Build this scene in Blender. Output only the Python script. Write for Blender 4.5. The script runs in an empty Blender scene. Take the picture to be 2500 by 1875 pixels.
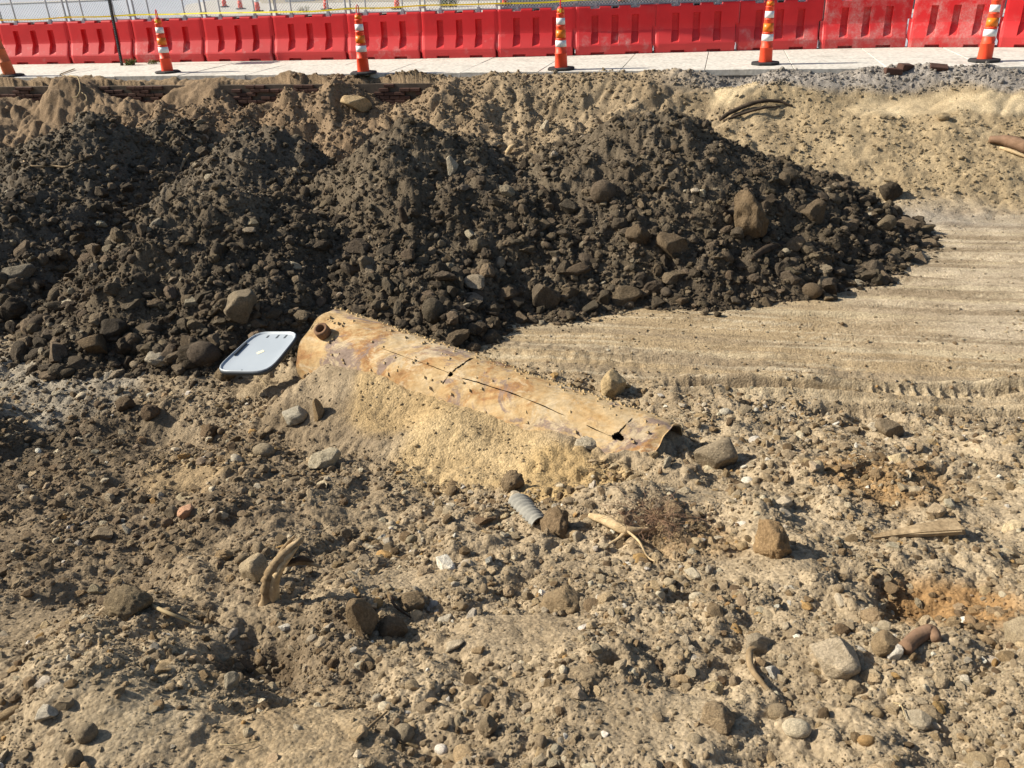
import bpy, bmesh, math, random
import numpy as np
from mathutils import Vector, Matrix

# ------------------------------------------------------------------ camera, sky, sun, exposure
scene = bpy.context.scene
F_PX, PITCH, ROLL, CAM_H = 2022.0, math.radians(27.1), math.radians(-2.4), 3.7
_c, _s = math.cos(ROLL), math.sin(ROLL)
R0 = np.array([1., 0, 0]); U0 = np.array([0, math.sin(PITCH), math.cos(PITCH)]); FW = np.array([0, math.cos(PITCH), -math.sin(PITCH)])
RI = _c * R0 + _s * U0; UPV = -_s * R0 + _c * U0
cam_d = bpy.data.cameras.new("camera"); cam = bpy.data.objects.new("camera", cam_d)
scene.collection.objects.link(cam); scene.camera = cam
cam_d.sensor_fit = 'HORIZONTAL'; cam_d.sensor_width = 36; cam_d.lens = 36 * F_PX / 2500; cam_d.clip_start = 0.1; cam_d.clip_end = 3000
m = Matrix.Identity(4)
for i in range(3):
    m[i][0], m[i][1], m[i][2] = RI[i], UPV[i], -FW[i]
m[2][3] = CAM_H
cam.matrix_world = m

SUN_EL = math.radians(34); SUN_AZ = (-0.97, 0.185)
_l = math.hypot(*SUN_AZ)
SUNV = Vector((SUN_AZ[0] / _l * math.cos(SUN_EL), SUN_AZ[1] / _l * math.cos(SUN_EL), math.sin(SUN_EL)))
world = bpy.data.worlds.new("World"); scene.world = world; world.use_nodes = True
wn = world.node_tree.nodes; wl = world.node_tree.links
sky = wn.new('ShaderNodeTexSky'); sky.sky_type = 'NISHITA'; sky.sun_disc = False
sky.sun_elevation = SUN_EL; sky.sun_rotation = math.atan2(SUNV.x, SUNV.y)
sky.altitude = 100; sky.air_density = 1.0; sky.dust_density = 1.5; sky.ozone_density = 1.0
wn['Background'].inputs['Strength'].default_value = 0.075
wl.new(sky.outputs[0], wn['Background'].inputs['Color'])
sun_d = bpy.data.lights.new("sun", 'SUN'); sun_d.energy = 5.0; sun_d.angle = math.radians(0.53); sun_d.color = (1.0, 0.92, 0.79)
sun = bpy.data.objects.new("sun", sun_d); scene.collection.objects.link(sun)
sun.rotation_euler = (-SUNV).to_track_quat('-Z', 'Y').to_euler(); sun.location = (0, 0, 30)
scene.view_settings.view_transform = 'Standard'; scene.view_settings.look = 'None'
scene.view_settings.exposure = 0.72; scene.view_settings.gamma = 1.0; scene.view_settings.use_curve_mapping = False
scene.render.engine = 'CYCLES'

rng = np.random.default_rng(7); random.seed(7)
COL = scene.collection

# ------------------------------------------------------------------ helpers
def ray(px, py):
    x = (px - 1250) / F_PX; y = -(py - 937.5) / F_PX
    return x * RI + y * UPV + FW
def up(px, py, z):
    d = ray(px, py); t = (z - CAM_H) / d[2]
    return np.array([d[0] * t, d[1] * t, z])
def aty(px, py, Y):
    d = ray(px, py); t = Y / d[1]
    return np.array([0, 0, CAM_H]) + d * t
def depth(p):
    return float((np.asarray(p) - np.array([0, 0, CAM_H])) @ FW)

def _hash(ix, iy, seed):
    h = (ix.astype(np.int64) * 374761393 + iy.astype(np.int64) * 668265263 + seed * 1442695041) & 0xFFFFFFFF
    h = ((h ^ (h >> 13)) * 1274126177) & 0xFFFFFFFF
    return ((h ^ (h >> 16)) & 0xFFFF) / 65535.0
def pnoise(x, y, seed=0):
    """2-D gradient noise, about -1..1"""
    x = np.asarray(x, float); y = np.asarray(y, float)
    ix = np.floor(x); iy = np.floor(y); fx = x - ix; fy = y - iy
    def g(ox, oy):
        a = _hash(ix + ox, iy + oy, seed) * 2 * math.pi
        return np.cos(a) * (fx - ox) + np.sin(a) * (fy - oy)
    u = fx * fx * fx * (fx * (fx * 6 - 15) + 10); v = fy * fy * fy * (fy * (fy * 6 - 15) + 10)
    return 1.5 * ((g(0, 0) * (1 - u) + g(1, 0) * u) * (1 - v) + (g(0, 1) * (1 - u) + g(1, 1) * u) * v)
def fbm(x, y, seed=0, octv=3):
    s = 0; a = 1; f = 1
    for o in range(octv):
        s = s + a * pnoise(np.asarray(x) * f + 17.3 * o, np.asarray(y) * f - 9.1 * o, seed + o); a *= .5; f *= 2.03
    return s
def billow(x, y, seed=0):
    return np.abs(pnoise(x, y, seed)) * 2 - .55
def sstep(a, b, x):
    t = np.clip((np.asarray(x, float) - a) / (b - a), 0, 1)
    return t * t * (3 - 2 * t)

def link(o, parent=None):
    COL.objects.link(o)
    if parent is not None: o.parent = parent
    return o
def tag(o, label=None, cat=None, group=None, kind=None):
    if label: o['label'] = label
    if cat: o['category'] = cat
    if group: o['group'] = group
    if kind: o['kind'] = kind
    return o
def empty(name, loc=(0, 0, 0), rz=0):
    o = bpy.data.objects.new(name, None); o.location = loc; o.rotation_euler = (0, 0, rz); o.empty_display_size = .1
    return link(o)
def mesh_of(name, verts, faces, mat=None, smooth=False):
    me = bpy.data.meshes.new(name); me.from_pydata([tuple(map(float, v)) for v in verts], [], [tuple(map(int, f)) for f in faces]); me.update()
    if mat: me.materials.append(mat)
    if smooth: me.polygons.foreach_set('use_smooth', [True] * len(me.polygons))
    return me
def mk(name, verts, faces, mat, parent=None, smooth=False):
    return link(bpy.data.objects.new(name, mesh_of(name, verts, faces, mat, smooth)), parent)
class MB:
    def __init__(s): s.v = []; s.f = []
    def add(s, v, f):
        n = len(s.v); s.v += [tuple(q) for q in v]; s.f += [tuple(i + n for i in q) for q in f]; return s
    def box(s, x0, x1, y0, y1, z0, z1, M=None):
        v = [(x, y, z) for z in (z0, z1) for y in (y0, y1) for x in (x0, x1)]
        if M is not None: v = [tuple(M @ Vector(q)) for q in v]
        return s.add(v, [(0, 2, 3, 1), (4, 5, 7, 6), (0, 1, 5, 4), (1, 3, 7, 5), (3, 2, 6, 7), (2, 0, 4, 6)])
    def tube(s, pts, rad, n=8, cap=True, jit=0, seed=0, flat=1.0):
        pts = [np.asarray(p, float) for p in pts]; k = len(pts)
        if not hasattr(rad, '__len__'): rad = [rad] * k
        r = np.random.default_rng(seed); V = []; prev = None; fl = 1 + jit * .9 * (r.random(n) - .5)
        for i, p in enumerate(pts):
            t = pts[min(i + 1, k - 1)] - pts[max(i - 1, 0)]; t /= np.linalg.norm(t) + 1e-9
            if prev is None:
                a = np.array([0, 0, 1.]) if abs(t[2]) < .9 else np.array([1., 0, 0])
                u = np.cross(t, a)
            else: u = prev - t * (prev @ t)
            u /= np.linalg.norm(u); prev = u; w = np.cross(t, u)
            for j in range(n):
                a = 2 * math.pi * j / n; q = rad[i] * fl[j] * (1 + jit * .5 * (r.random() - .5))
                V.append(p + q * (math.cos(a) * u + flat * math.sin(a) * w))
        Fs = [(i * n + j, i * n + (j + 1) % n, (i + 1) * n + (j + 1) % n, (i + 1) * n + j) for i in range(k - 1) for j in range(n)]
        if cap: Fs += [tuple(range(n))[::-1], tuple((k - 1) * n + j for j in range(n))]
        return s.add(V, Fs)
    def lathe(s, prof, n=24, c=(0, 0, 0)):
        V = [(c[0] + r * math.cos(2 * math.pi * j / n), c[1] + r * math.sin(2 * math.pi * j / n), c[2] + z) for r, z in prof for j in range(n)]
        k = len(prof)
        Fs = [(i * n + j, i * n + (j + 1) % n, (i + 1) * n + (j + 1) % n, (i + 1) * n + j) for i in range(k - 1) for j in range(n)]
        Fs += [tuple(range(n))[::-1], tuple((k - 1) * n + j for j in range(n))]
        return s.add(V, Fs)
    def mesh(s, name, mat, smooth=False): return mesh_of(name, s.v, s.f, mat, smooth)
    def build(s, name, mat, parent=None, smooth=False): return mk(name, s.v, s.f, mat, parent, smooth)
def spline(pts, k=6):
    P = [np.asarray(p, float) for p in pts]; P = [2 * P[0] - P[1]] + P + [2 * P[-1] - P[-2]]; out = []
    for i in range(1, len(P) - 2):
        for t in np.linspace(0, 1, k, endpoint=False):
            a, b, c, d = P[i - 1:i + 3]
            out.append(.5 * (2 * b + (c - a) * t + (2 * a - 5 * b + 4 * c - d) * t * t + (3 * b - a - 3 * c + d) * t ** 3))
    out.append(P[-2]); return out

# ------------------------------------------------------------------ materials
def new_mat(name, rough=.9, spec=.2):
    mt = bpy.data.materials.new(name); mt.use_nodes = True
    b = mt.node_tree.nodes['Principled BSDF']; b.inputs['Roughness'].default_value = rough; b.inputs['Specular IOR Level'].default_value = spec
    return mt, mt.node_tree.nodes, mt.node_tree.links, b
def N(nodes, typ, **kw):
    n = nodes.new(typ)
    for k, v in kw.items():
        if k in n.inputs.keys(): n.inputs[k].default_value = v
        else: setattr(n, k, v)
    return n
def ramp(nodes, links, src, stops):
    r = nodes.new('ShaderNodeValToRGB'); e = r.color_ramp.elements
    while len(e) < len(stops): e.new(.5)
    for el, (p, c) in zip(e, stops): el.position = p; el.color = (*c, 1) if len(c) == 3 else c
    links.new(src, r.inputs[0]); return r.outputs[0]
def mixc(nodes, links, fac, a, b, mode='MIX'):
    n = nodes.new('ShaderNodeMix'); n.data_type = 'RGBA'; n.blend_type = mode
    for s, q in ((0, fac), (6, a), (7, b)):
        if hasattr(q, 'is_output'): links.new(q, n.inputs[s])
        elif s == 0: n.inputs[0].default_value = q
        else: n.inputs[s].default_value = (*q, 1)
    return n.outputs[2]
def noise_mat(name, c1, c2, scale=8, rough=.85, spec=.2, bump=.0, bscale=60, c3=None, detail=5, bdist=.01, coords='Object', fine=None):
    mt, n, l, b = new_mat(name, rough, spec)
    tc = n.new('ShaderNodeTexCoord'); nz = N(n, 'ShaderNodeTexNoise', Scale=scale, Detail=detail, Roughness=.65); l.new(tc.outputs[coords], nz.inputs['Vector'])
    st = [(.32, c1), (.68, c2)] if c3 is None else [(.3, c1), (.5, c2), (.7, c3)]
    col = ramp(n, l, nz.outputs[0], st)
    if fine:
        n3 = N(n, 'ShaderNodeTexNoise', Scale=fine, Detail=3); l.new(tc.outputs[coords], n3.inputs['Vector'])
        col = mixc(n, l, 1.0, col, ramp(n, l, n3.outputs[0], [(.3, (.7, .7, .7)), (.7, (1.15, 1.15, 1.15))]), 'MULTIPLY')
    l.new(col, b.inputs['Base Color'])
    if bump:
        n2 = N(n, 'ShaderNodeTexNoise', Scale=bscale, Detail=6, Roughness=.7); l.new(tc.outputs[coords], n2.inputs['Vector'])
        bp = N(n, 'ShaderNodeBump', Strength=bump, Distance=bdist); l.new(n2.outputs[0], bp.inputs['Height']); l.new(bp.outputs[0], b.inputs['Normal'])
    return mt
def soil_mat(name):
    mt, n, l, b = new_mat(name, 1.0, .08)
    at = N(n, 'ShaderNodeAttribute', attribute_name='soil'); geo = n.new('ShaderNodeNewGeometry')
    def nz(sc, d=4, r=.65):
        q = N(n, 'ShaderNodeTexNoise', Scale=sc, Detail=d, Roughness=r); l.new(geo.outputs['Position'], q.inputs['Vector']); return q.outputs[0]
    c = mixc(n, l, 1.0, at.outputs['Color'], ramp(n, l, nz(2.2, 5), [(.3, (.72, .70, .68)), (.7, (1.2, 1.2, 1.2))]), 'MULTIPLY')
    c = mixc(n, l, 1.0, c, ramp(n, l, nz(38, 6, .75), [(.32, (.62, .6, .56)), (.5, (1, 1, 1)), (.72, (1.32, 1.32, 1.34))]), 'MULTIPLY')
    vo = N(n, 'ShaderNodeTexVoronoi', Scale=55); l.new(geo.outputs['Position'], vo.inputs['Vector'])
    c = mixc(n, l, 1.0, c, ramp(n, l, vo.outputs['Color'], [(.0, (.8, .8, .8)), (.6, (1, 1, 1)), (1., (1.25, 1.25, 1.25))]), 'MULTIPLY')
    l.new(c, b.inputs['Base Color'])
    b1 = N(n, 'ShaderNodeBump', Strength=.55, Distance=.02); l.new(nz(45, 8, .75), b1.inputs['Height'])
    b2 = N(n, 'ShaderNodeBump', Strength=.45, Distance=.012, invert=True); l.new(vo.outputs['Distance'], b2.inputs['Height']); l.new(b1.outputs[0], b2.inputs['Normal'])
    l.new(b2.outputs[0], b.inputs['Normal'])
    return mt
def stone_mat(name, source):
    mt, n, l, b = new_mat(name, .95, .12)
    if source == 'INSTANCER': at = N(n, 'ShaderNodeAttribute', attribute_name='tint', attribute_type='INSTANCER'); base = at.outputs['Color']
    else: base = n.new('ShaderNodeObjectInfo').outputs['Color']
    tc = n.new('ShaderNodeTexCoord')
    def nz(sc, d=4):
        q = N(n, 'ShaderNodeTexNoise', Scale=sc, Detail=d, Roughness=.7); l.new(tc.outputs['Object'], q.inputs['Vector']); return q.outputs[0]
    c = mixc(n, l, 1.0, base, ramp(n, l, nz(2.0, 5), [(.3, (.68, .66, .62)), (.5, (1, 1, 1)), (.7, (1.25, 1.24, 1.2))]), 'MULTIPLY')
    c = mixc(n, l, 1.0, c, ramp(n, l, nz(9, 4), [(.35, (.72, .72, .72)), (.65, (1.18, 1.18, 1.18))]), 'MULTIPLY')
    l.new(c, b.inputs['Base Color'])
    b1 = N(n, 'ShaderNodeBump', Strength=.65, Distance=.14); l.new(nz(6.5, 10), b1.inputs['Height'])
    b2 = N(n, 'ShaderNodeBump', Strength=.35, Distance=.06); l.new(nz(22, 4), b2.inputs['Height']); l.new(b1.outputs[0], b2.inputs['Normal']); l.new(b2.outputs[0], b.inputs['Normal'])
    return mt
def plain(name, c, rough=.6, spec=.3, metal=0):
    mt, n, l, b = new_mat(name, rough, spec); b.inputs['Base Color'].default_value = (*c, 1); b.inputs['Metallic'].default_value = metal
    return mt
M = {}
M['soil'] = soil_mat('soil')
M['stone_inst'] = stone_mat('loose_stones', 'INSTANCER'); M['stone'] = stone_mat('stone_and_clod', 'OBJECT')
M['concrete'] = noise_mat('sidewalk_concrete', (.46, .43, .375), (.62, .585, .515), 1.1, .9, .2, .15, 40, (.56, .53, .465), fine=14)
M['asphalt'] = noise_mat('asphalt_sky_sheen', (.36, .375, .40), (.44, .455, .48), .6, .6, .5, .2, 90)  # pale bluish base colour has the sky's reflection painted into it
M['dark_strip_mat'] = noise_mat('dark_strip_surface', (.02, .022, .026), (.035, .036, .042), .6, .85, .3)  # near-black surface for the unidentified strip beyond the fence
M['verge'] = noise_mat('dry_verge', (.30, .26, .18), (.40, .36, .28), .8, 1, .1)
M['kerb'] = noise_mat('kerb_concrete', (.45, .42, .36), (.55, .52, .46), 2, .9, .1)
M['brick'] = noise_mat('old_brick', (.055, .034, .028), (.10, .056, .043), 6, .95, .1, .4, 60, (.075, .046, .037))
M['mortar'] = noise_mat('old_mortar', (.09, .07, .055), (.15, .12, .09), 10, 1, .05)
M['rubber'] = noise_mat('black_rubber', (.018, .018, .019), (.04, .039, .037), 6, .75, .3)
M['white_band'] = plain('white_reflective', (.78, .78, .76), .45, .4)
M['orange_band'] = plain('orange_reflective', (.75, .19, .01), .4, .4)
M['cone'] = noise_mat('orange_plastic', (.80, .062, .018), (.87, .085, .03), 5, .5, .35)
M['cone_faded'] = noise_mat('faded_orange_plastic', (.50, .13, .05), (.58, .17, .07), 6, .7, .25)
M['handle'] = plain('red_handle_plastic', (.75, .03, .03), .45, .35)
M['sticker'] = plain('yellow_sticker', (.75, .6, .05), .6)
M['galv'] = noise_mat('galvanised_steel', (.30, .31, .33), (.42, .43, .45), 20, .45, .5)
M['wire'] = plain('galvanised_wire', (.72, .72, .72), .45, .5)
M['post'] = plain('black_steel_post', (.012, .014, .014), .5, .4)
M['tape'] = plain('yellow_tape', (.85, .72, .02), .5, .3)
M['ink'] = plain('black_ink', (.02, .02, .02), .7)
M['void'] = plain('black_gap', (.006, .005, .004), 1, 0)
M['weed'] = noise_mat('weed_green', (.06, .09, .02), (.14, .16, .04), 8, .8, .2)
M['dry'] = noise_mat('dry_stalk', (.32, .24, .13), (.42, .34, .2), 10, .9, .1)
M['wood'] = noise_mat('weathered_wood', (.17, .115, .06), (.40, .30, .18), 7, .9, .1, .6, 35, fine=40)
M['wood_pale'] = noise_mat('pale_split_wood', (.38, .27, .14), (.55, .42, .25), 9, .85, .15, .6, 40, fine=40)
M['bark'] = noise_mat('brown_bark', (.14, .085, .05), (.27, .17, .11), 9, .9, .1, .6, 40)
M['dark_root'] = noise_mat('dark_root', (.035, .027, .02), (.09, .065, .045), 9, .95, .1, .5, 40)
M['grey_hose'] = noise_mat('grey_hose', (.17, .165, .145), (.30, .285, .24), 9, .8, .2, .3, 60)

def red_mat(name, dust):
    mt, n, l, b = new_mat(name, .45, .28)
    tc = n.new('ShaderNodeTexCoord')
    def nz(sc, d=5, vec=None):
        q = N(n, 'ShaderNodeTexNoise', Scale=sc, Detail=d, Roughness=.65); l.new(vec or tc.outputs['Object'], q.inputs['Vector']); return q.outputs[0]
    oi = n.new('ShaderNodeObjectInfo')
    ad = n.new('ShaderNodeVectorMath'); ad.operation = 'ADD'; l.new(tc.outputs['Object'], ad.inputs[0])
    cm = n.new('ShaderNodeCombineXYZ'); ml = n.new('ShaderNodeMath'); ml.operation = 'MULTIPLY'; ml.inputs[1].default_value = 40; l.new(oi.outputs['Random'], ml.inputs[0]); l.new(ml.outputs[0], cm.inputs[0]); l.new(cm.outputs[0], ad.inputs[1])
    base = ramp(n, l, nz(1.6, 4, ad.outputs[0]), [(.3, (.54, .013, .017)), (.7, (.66, .02, .024))])
    patch = ramp(n, l, nz(3.0, 7, ad.outputs[0]), [(.60 - dust, (0, 0, 0)), (.80 - dust, (1, 1, 1))])
    fine = ramp(n, l, nz(26, 6, ad.outputs[0]), [(.35, (.15, .15, .15)), (.65, (.7, .7, .7))])
    sx = n.new('ShaderNodeSeparateXYZ'); l.new(tc.outputs['Object'], sx.inputs[0])
    low = ramp(n, l, sx.outputs[2], [(.30, (1, 1, 1)), (.62, (.1, .1, .1))])
    k = n.new('ShaderNodeMath'); k.operation = 'MULTIPLY'; l.new(patch, k.inputs[0]); l.new(fine, k.inputs[1])
    k2 = n.new('ShaderNodeMath'); k2.operation = 'MULTIPLY'; l.new(k.outputs[0], k2.inputs[0])
    if dust > .1: k2.inputs[1].default_value = .85
    else: l.new(low, k2.inputs[1])
    film = n.new('ShaderNodeMath'); film.operation = 'MULTIPLY_ADD'; film.inputs[1].default_value = .085; l.new(low, film.inputs[0]); l.new(k2.outputs[0], film.inputs[2])
    c = mixc(n, l, film.outputs[0], base, (.55, .40, .36))
    l.new(c, b.inputs['Base Color'])
    bp = N(n, 'ShaderNodeBump', Strength=.12, Distance=.01); l.new(nz(5, 3), bp.inputs['Height']); l.new(bp.outputs[0], b.inputs['Normal'])
    return mt
M['red'] = red_mat('red_plastic', .02); M['red_scuffed'] = red_mat('scuffed_red_plastic', .16); M['red_worn'] = red_mat('worn_red_plastic', .085)

# ------------------------------------------------------------------ the shape of the excavation (heights in metres, pit floor = 0, street = 1.7)
WALK_Z, ROAD_Z = 1.70, 1.56
SE = np.array([.969, -.247]); SN = np.array([.247, .969]); SO = np.array([0., 17.75])     # street frame
def edge_y(x): return 17.75 - .255 * np.asarray(x, float)
def street(a, n): p = SO + a * SE + n * SN; return float(p[0]), float(p[1])
EXPOSED = [(-13.0, -10.3), (-8.7, -7.5), (-5.6, -4.6), (-4.3, -3.9), (-2.5, -1.6)]                       # stretches of x where the brick footing shows
def exposed(x):
    e = 0
    for a, b in EXPOSED: e = np.maximum(e, sstep(a - .55, a + .25, x) * (1 - sstep(b - .25, b + .55, x)))
    return e
# pipe axis
PA, PB, PR = np.array([-1.80, 7.5, .30]), np.array([1.15, 5.5, .0]), .45
_pa2 = (PB - PA)[:2]; PL2 = np.linalg.norm(_pa2); _pa2 = _pa2 / PL2; _pn2 = np.array([-_pa2[1], _pa2[0]])   # points away from the camera
def pipe_tq(x, y):
    dx = x - PA[0]; dy = y - PA[1]
    return (dx * _pa2[0] + dy * _pa2[1]) / PL2, dx * _pn2[0] + dy * _pn2[1]
def gauss(x, y, cx, cy, rx, ry=None, rot=0):
    ry = ry or rx; c, s = math.cos(rot), math.sin(rot); dx = x - cx; dy = y - cy
    return np.exp(-((dx * c + dy * s) / rx) ** 2 - ((-dx * s + dy * c) / ry) ** 2)
def track_front(x): return 7.45 - .34 * np.maximum(x, -1)
def floor_zone(x, y):
    s = edge_y(x) - y
    z = sstep(-.15, .35, y - track_front(x) + .12 * pnoise(x * 1.7, y * 1.7, 5)) * sstep(-.9, .1, x) * sstep(3.3, 4.1, s + .25 * pnoise(x * .8, y * .8, 6))
    return z
SCOOPS = [(up(2240, 232, 1.35), 1.35, .42, -.22), (up(1790, 262, 1.1), .62, .40, .15), (up(2440, 232, 1.35), .9, .3, -.25)]
def scoop_zone(x, y):
    z = 0
    for c, rx, ry, rot in SCOOPS: z = np.maximum(z, sstep(.42, .62, gauss(x, y, c[0], c[1], rx, ry, rot) + .10 * pnoise(x * 3, y * 3, 9)))
    return z
PATCHES = ((-1.55, 2.2, .42), (-.85, 2.15, .45), (.5, 2.2, .42), (1.3, 3.5, .4), (.0, 2.95, .42), (2.2, 2.2, .35), (-2.6, 5.5, .4), (1.2, 4.6, .38), (-3.6, 4.4, .6), (-2.6, 3.2, .45), (3.2, 4.2, .45), (-.6, 3.6, .3))
def roughness(x, y):
    fz = floor_zone(x, y); sc = scoop_zone(x, y); t, q = pipe_tq(x, y)
    band = sstep(.0, .3, y - track_front(x)) * (1 - sstep(.7, 1.3, y - track_front(x))) * fz
    sand = sstep(.0, .15, t) * (1 - sstep(.75, .95, t)) * sstep(-1.25, -.8, q) * (1 - sstep(-.1, .1, q))
    pat = 0
    for cx, cy, pr in PATCHES: pat = np.maximum(pat, gauss(x, y, cx, cy, pr, pr * .75))
    r = (1 - .92 * fz + .30 * band) * (1 - .6 * sstep(.35, .8, pat)) * (1 - .93 * sc) * (1 - .72 * sand)
    return np.maximum(r, .05)
def base_height(x, y):
    x = np.asarray(x, float); y = np.asarray(y, float)
    s = edge_y(x) - y + .10 * pnoise(x * 1.3, y * .6, 3) * sstep(.3, 1, edge_y(x) - y)
    L = 4.35 - .25 * sstep(-6, -2, x) + .35 * sstep(2, 6, x)
    u = np.clip(1 - s / L, 0, 1)
    bank = 1.60 * np.where(u < .25, u * u * 2.2, (u - .25) * 1.15 + .1375)
    ex = exposed(x)
    soft = sstep(.0, 1.3, s + (.45 - .33 * sstep(-1, 3, x)) * pnoise(x * .9, y * .4, 13))
    lip = .28 + .13 * pnoise(x * 2.3, y * .3, 17)
    bank = np.where(s < lip, 1.675 + .03 * pnoise(x * 2.7, y * 2.7, 15) - .05 * (1 - ex) * sstep(0, .3, s), np.minimum(bank * ex + (1 - ex) * (1.64 * (1 - soft) + bank * soft), 1.62))
    bank = np.where(s < -.06, 1.565, bank)
    bank = bank - ex * (.27 + .14 * pnoise(x * 1.9, 0 * x + 2.5, 14)) * np.exp(-np.clip(s - .32, 0, 9) / .8) * (s > lip)
    # tan spoil thrown against the bank on the left
    onb = sstep(.35, .8, s) * (1 - sstep(4.0, 5.0, s))
    bank = bank + onb * (.24 * fbm(x * .55 + 3.1, y * .75, 11, 2) + .12 * billow(x * 1.6, y * 1.9, 12) + .06 * billow(x * 3.4, y * 4.2, 16)) * (1 - .75 * sstep(1.0, 5.5, x))
    for px, py, z0, r, h in ((330, 215, 1.2, .9, .30), (520, 232, 1.1, 1.0, .34), (60, 262, 1.1, .8, .25), (800, 262, 1.0, .8, .30), (880, 268, 1.0, .45, .12), (1290, 215, 1.2, 1.2, .22)):
        c = up(px, py, z0); bank = bank + h * gauss(x, y, c[0], c[1], r, r * .7) * onb
    for c, rx, ry, rot in SCOOPS[:2]: bank = bank - .20 * gauss(x, y, c[0], c[1] + .25, rx, ry * .8, rot)
    # the near side rises towards the camera
    ramp_ = 1.22 * np.clip((6.3 - y) / 4.4, 0, 1.5) ** 1.15
    z = np.maximum(bank, ramp_)
    R = roughness(x, y)
    s0 = edge_y(x) - y; fade = np.where(s0 < .0, .15, np.where(s0 < .3, 1.1, 1))
    near = 1 - sstep(6.0, 8.5, y)
    R = R * (1 + .45 * sstep(.4, .9, s0) * (1 - sstep(3.5, 4.5, s0)) * (1 - .6 * sstep(-1, 3, x))) * (1 - .55 * sstep(.2, .6, s0) * (1 - sstep(3.6, 4.6, s0)) * sstep(0, 4, x))
    z = z + fade * R * (.100 * fbm(x * .8, y * .8, 21, 2) + .050 * near * billow(x * 1.7, y * 1.7, 22) + .030 * billow(x * 3.7, y * 3.7, 23) + .018 * billow(x * 8.5, y * 8.5, 24)
                 + .007 * billow(x * 19, y * 19, 25) + .003 * near * billow(x * 43, y * 43, 26))
    # hollows and humps of the near side
    for cx, cy, rx, ry, h, rot in ((-1.78, 2.42, .55, .36, .17, -.35), (-1.22, 2.86, .26, .20, -.17, -.5), (1.98, 3.10, .30, .20, -.20, -.1), (1.62, 3.12, .20, .16, .07, 0), (1.45, 3.0, .17, .14, -.09, 0),
                                (.33, 2.62, .20, .15, .07, 0), (.38, 2.57, .055, .045, -.12, 0), (-.1, 4.3, .45, .25, -.05, 0), (.62, 4.55, .6, .28, .10, .0), (2.3, 5.05, .8, .3, .10, -.25),
                                (1.55, 3.55, .5, .3, .07, 0), (-3.3, 6.6, .55, .32, -.13, 0), (-2.9, 4.2, .6, .3, -.06, .2), (-.9, 6.2, .7, .25, .10, -.5)):
        z = z + h * gauss(x, y, cx, cy, rx, ry, rot)
    # unseen heap added just left of the picture to throw shade into the frame
    z = z + 1.05 * np.clip(1.15 - np.sqrt(((x + 6.35) / 1.75) ** 2 + ((y - 6.35) / 1.1) ** 2), 0, 1) ** 1.0
    # earth banked against the pipe
    t, q = pipe_tq(x, y)
    al = sstep(-.06, .10, t) * (1 - sstep(1.15, 1.4, t)) * (1 - .38 * sstep(.97, 1.03, t) * sstep(-.35, -.1, q))
    wob = .10 * pnoise(x * 2.2, y * 2.2, 31)
    zin = .42 + .06 * np.sin(np.clip(t, 0, 1) * math.pi) - .13 * t + .06 * pnoise(x * 2.0, y * 2.0, 35) + .13 * np.exp(-((t - 1.06) / .10) ** 2)
    fill_f = np.where(q < .1, (zin) * np.clip((q + 1.45 + wob) / 1.0, 0, 1), 0)
    fill_b = np.where(q >= .1, (.50 - .30 * t) * np.clip((.85 - q + wob) / .45, 0, 1), 0)
    tgt = al * (fill_f + fill_b) + R * .035 * billow(x * 8, y * 8, 33)
    z = np.where(al * (fill_f + fill_b) > .01, np.maximum(z, tgt), z)
    # wheel ruts with tyre lugs, and faint streaks
    fz = floor_zone(x, y)
    z = z + fz * (.011 * pnoise(x * .35, (y + .24 * x) * 7, 41) + .007 * pnoise(x * .7, (y + .22 * x) * 19, 42))
    for b0, sl, w, d, x0, x1, lug in ((7.23, -.13, .085, .085, 1.5, 12, .12), (6.88, -.158, .085, .075, 2.7, 12, .12), (8.22, -.18, .06, .034, .9, 12, 0), (8.55, -.185, .05, .026, .4, 12, 0), (8.95, -.195, .06, .03, 1.6, 12, 0), (9.35, -.21, .07, .036, 3.0, 12, 0),
                                      (11.3, -.30, .13, .07, 3.2, 14, 0), (10.9, -.29, .07, .04, 3.2, 14, 0), (10.45, -.27, .08, .045, 3.4, 12, 0), (9.9, -.25, .07, .036, 3.6, 12, 0), (7.85, -.165, .06, .03, .5, 12, 0), (12.3, -.33, .10, .04, 4.0, 14, 0)):
        dy = y - (b0 + sl * x) + .05 * pnoise(x * .6, b0, 44); g = sstep(x0 - .2, x0 + .3, x) * (1 - sstep(x1, x1 + .5, x)) * (1 if lug else np.clip(.5 + 1.3 * pnoise(x * .7, b0 * 3, 46), 0, 1))
        prof = -np.exp(-(dy / w) ** 4) + .8 * np.exp(-((dy - w * 1.6) / (w * .5)) ** 2) + .8 * np.exp(-((dy + w * 1.6) / (w * .5)) ** 2)
        z = z + g * d * prof * (.8 + .5 * pnoise(x * 2.5, y * 2.5, 45))
        if lug: z = z + g * d * .5 * np.clip(.75 + 1.2 * pnoise(x * 1.1, b0, 47), .15, 1) * np.clip(np.sin(x * 2 * math.pi / lug + dy * 6) * 4 - 2.4, 0, 1) * np.exp(-((dy - w * .45) / (w * .6)) ** 4)
    return z

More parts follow.
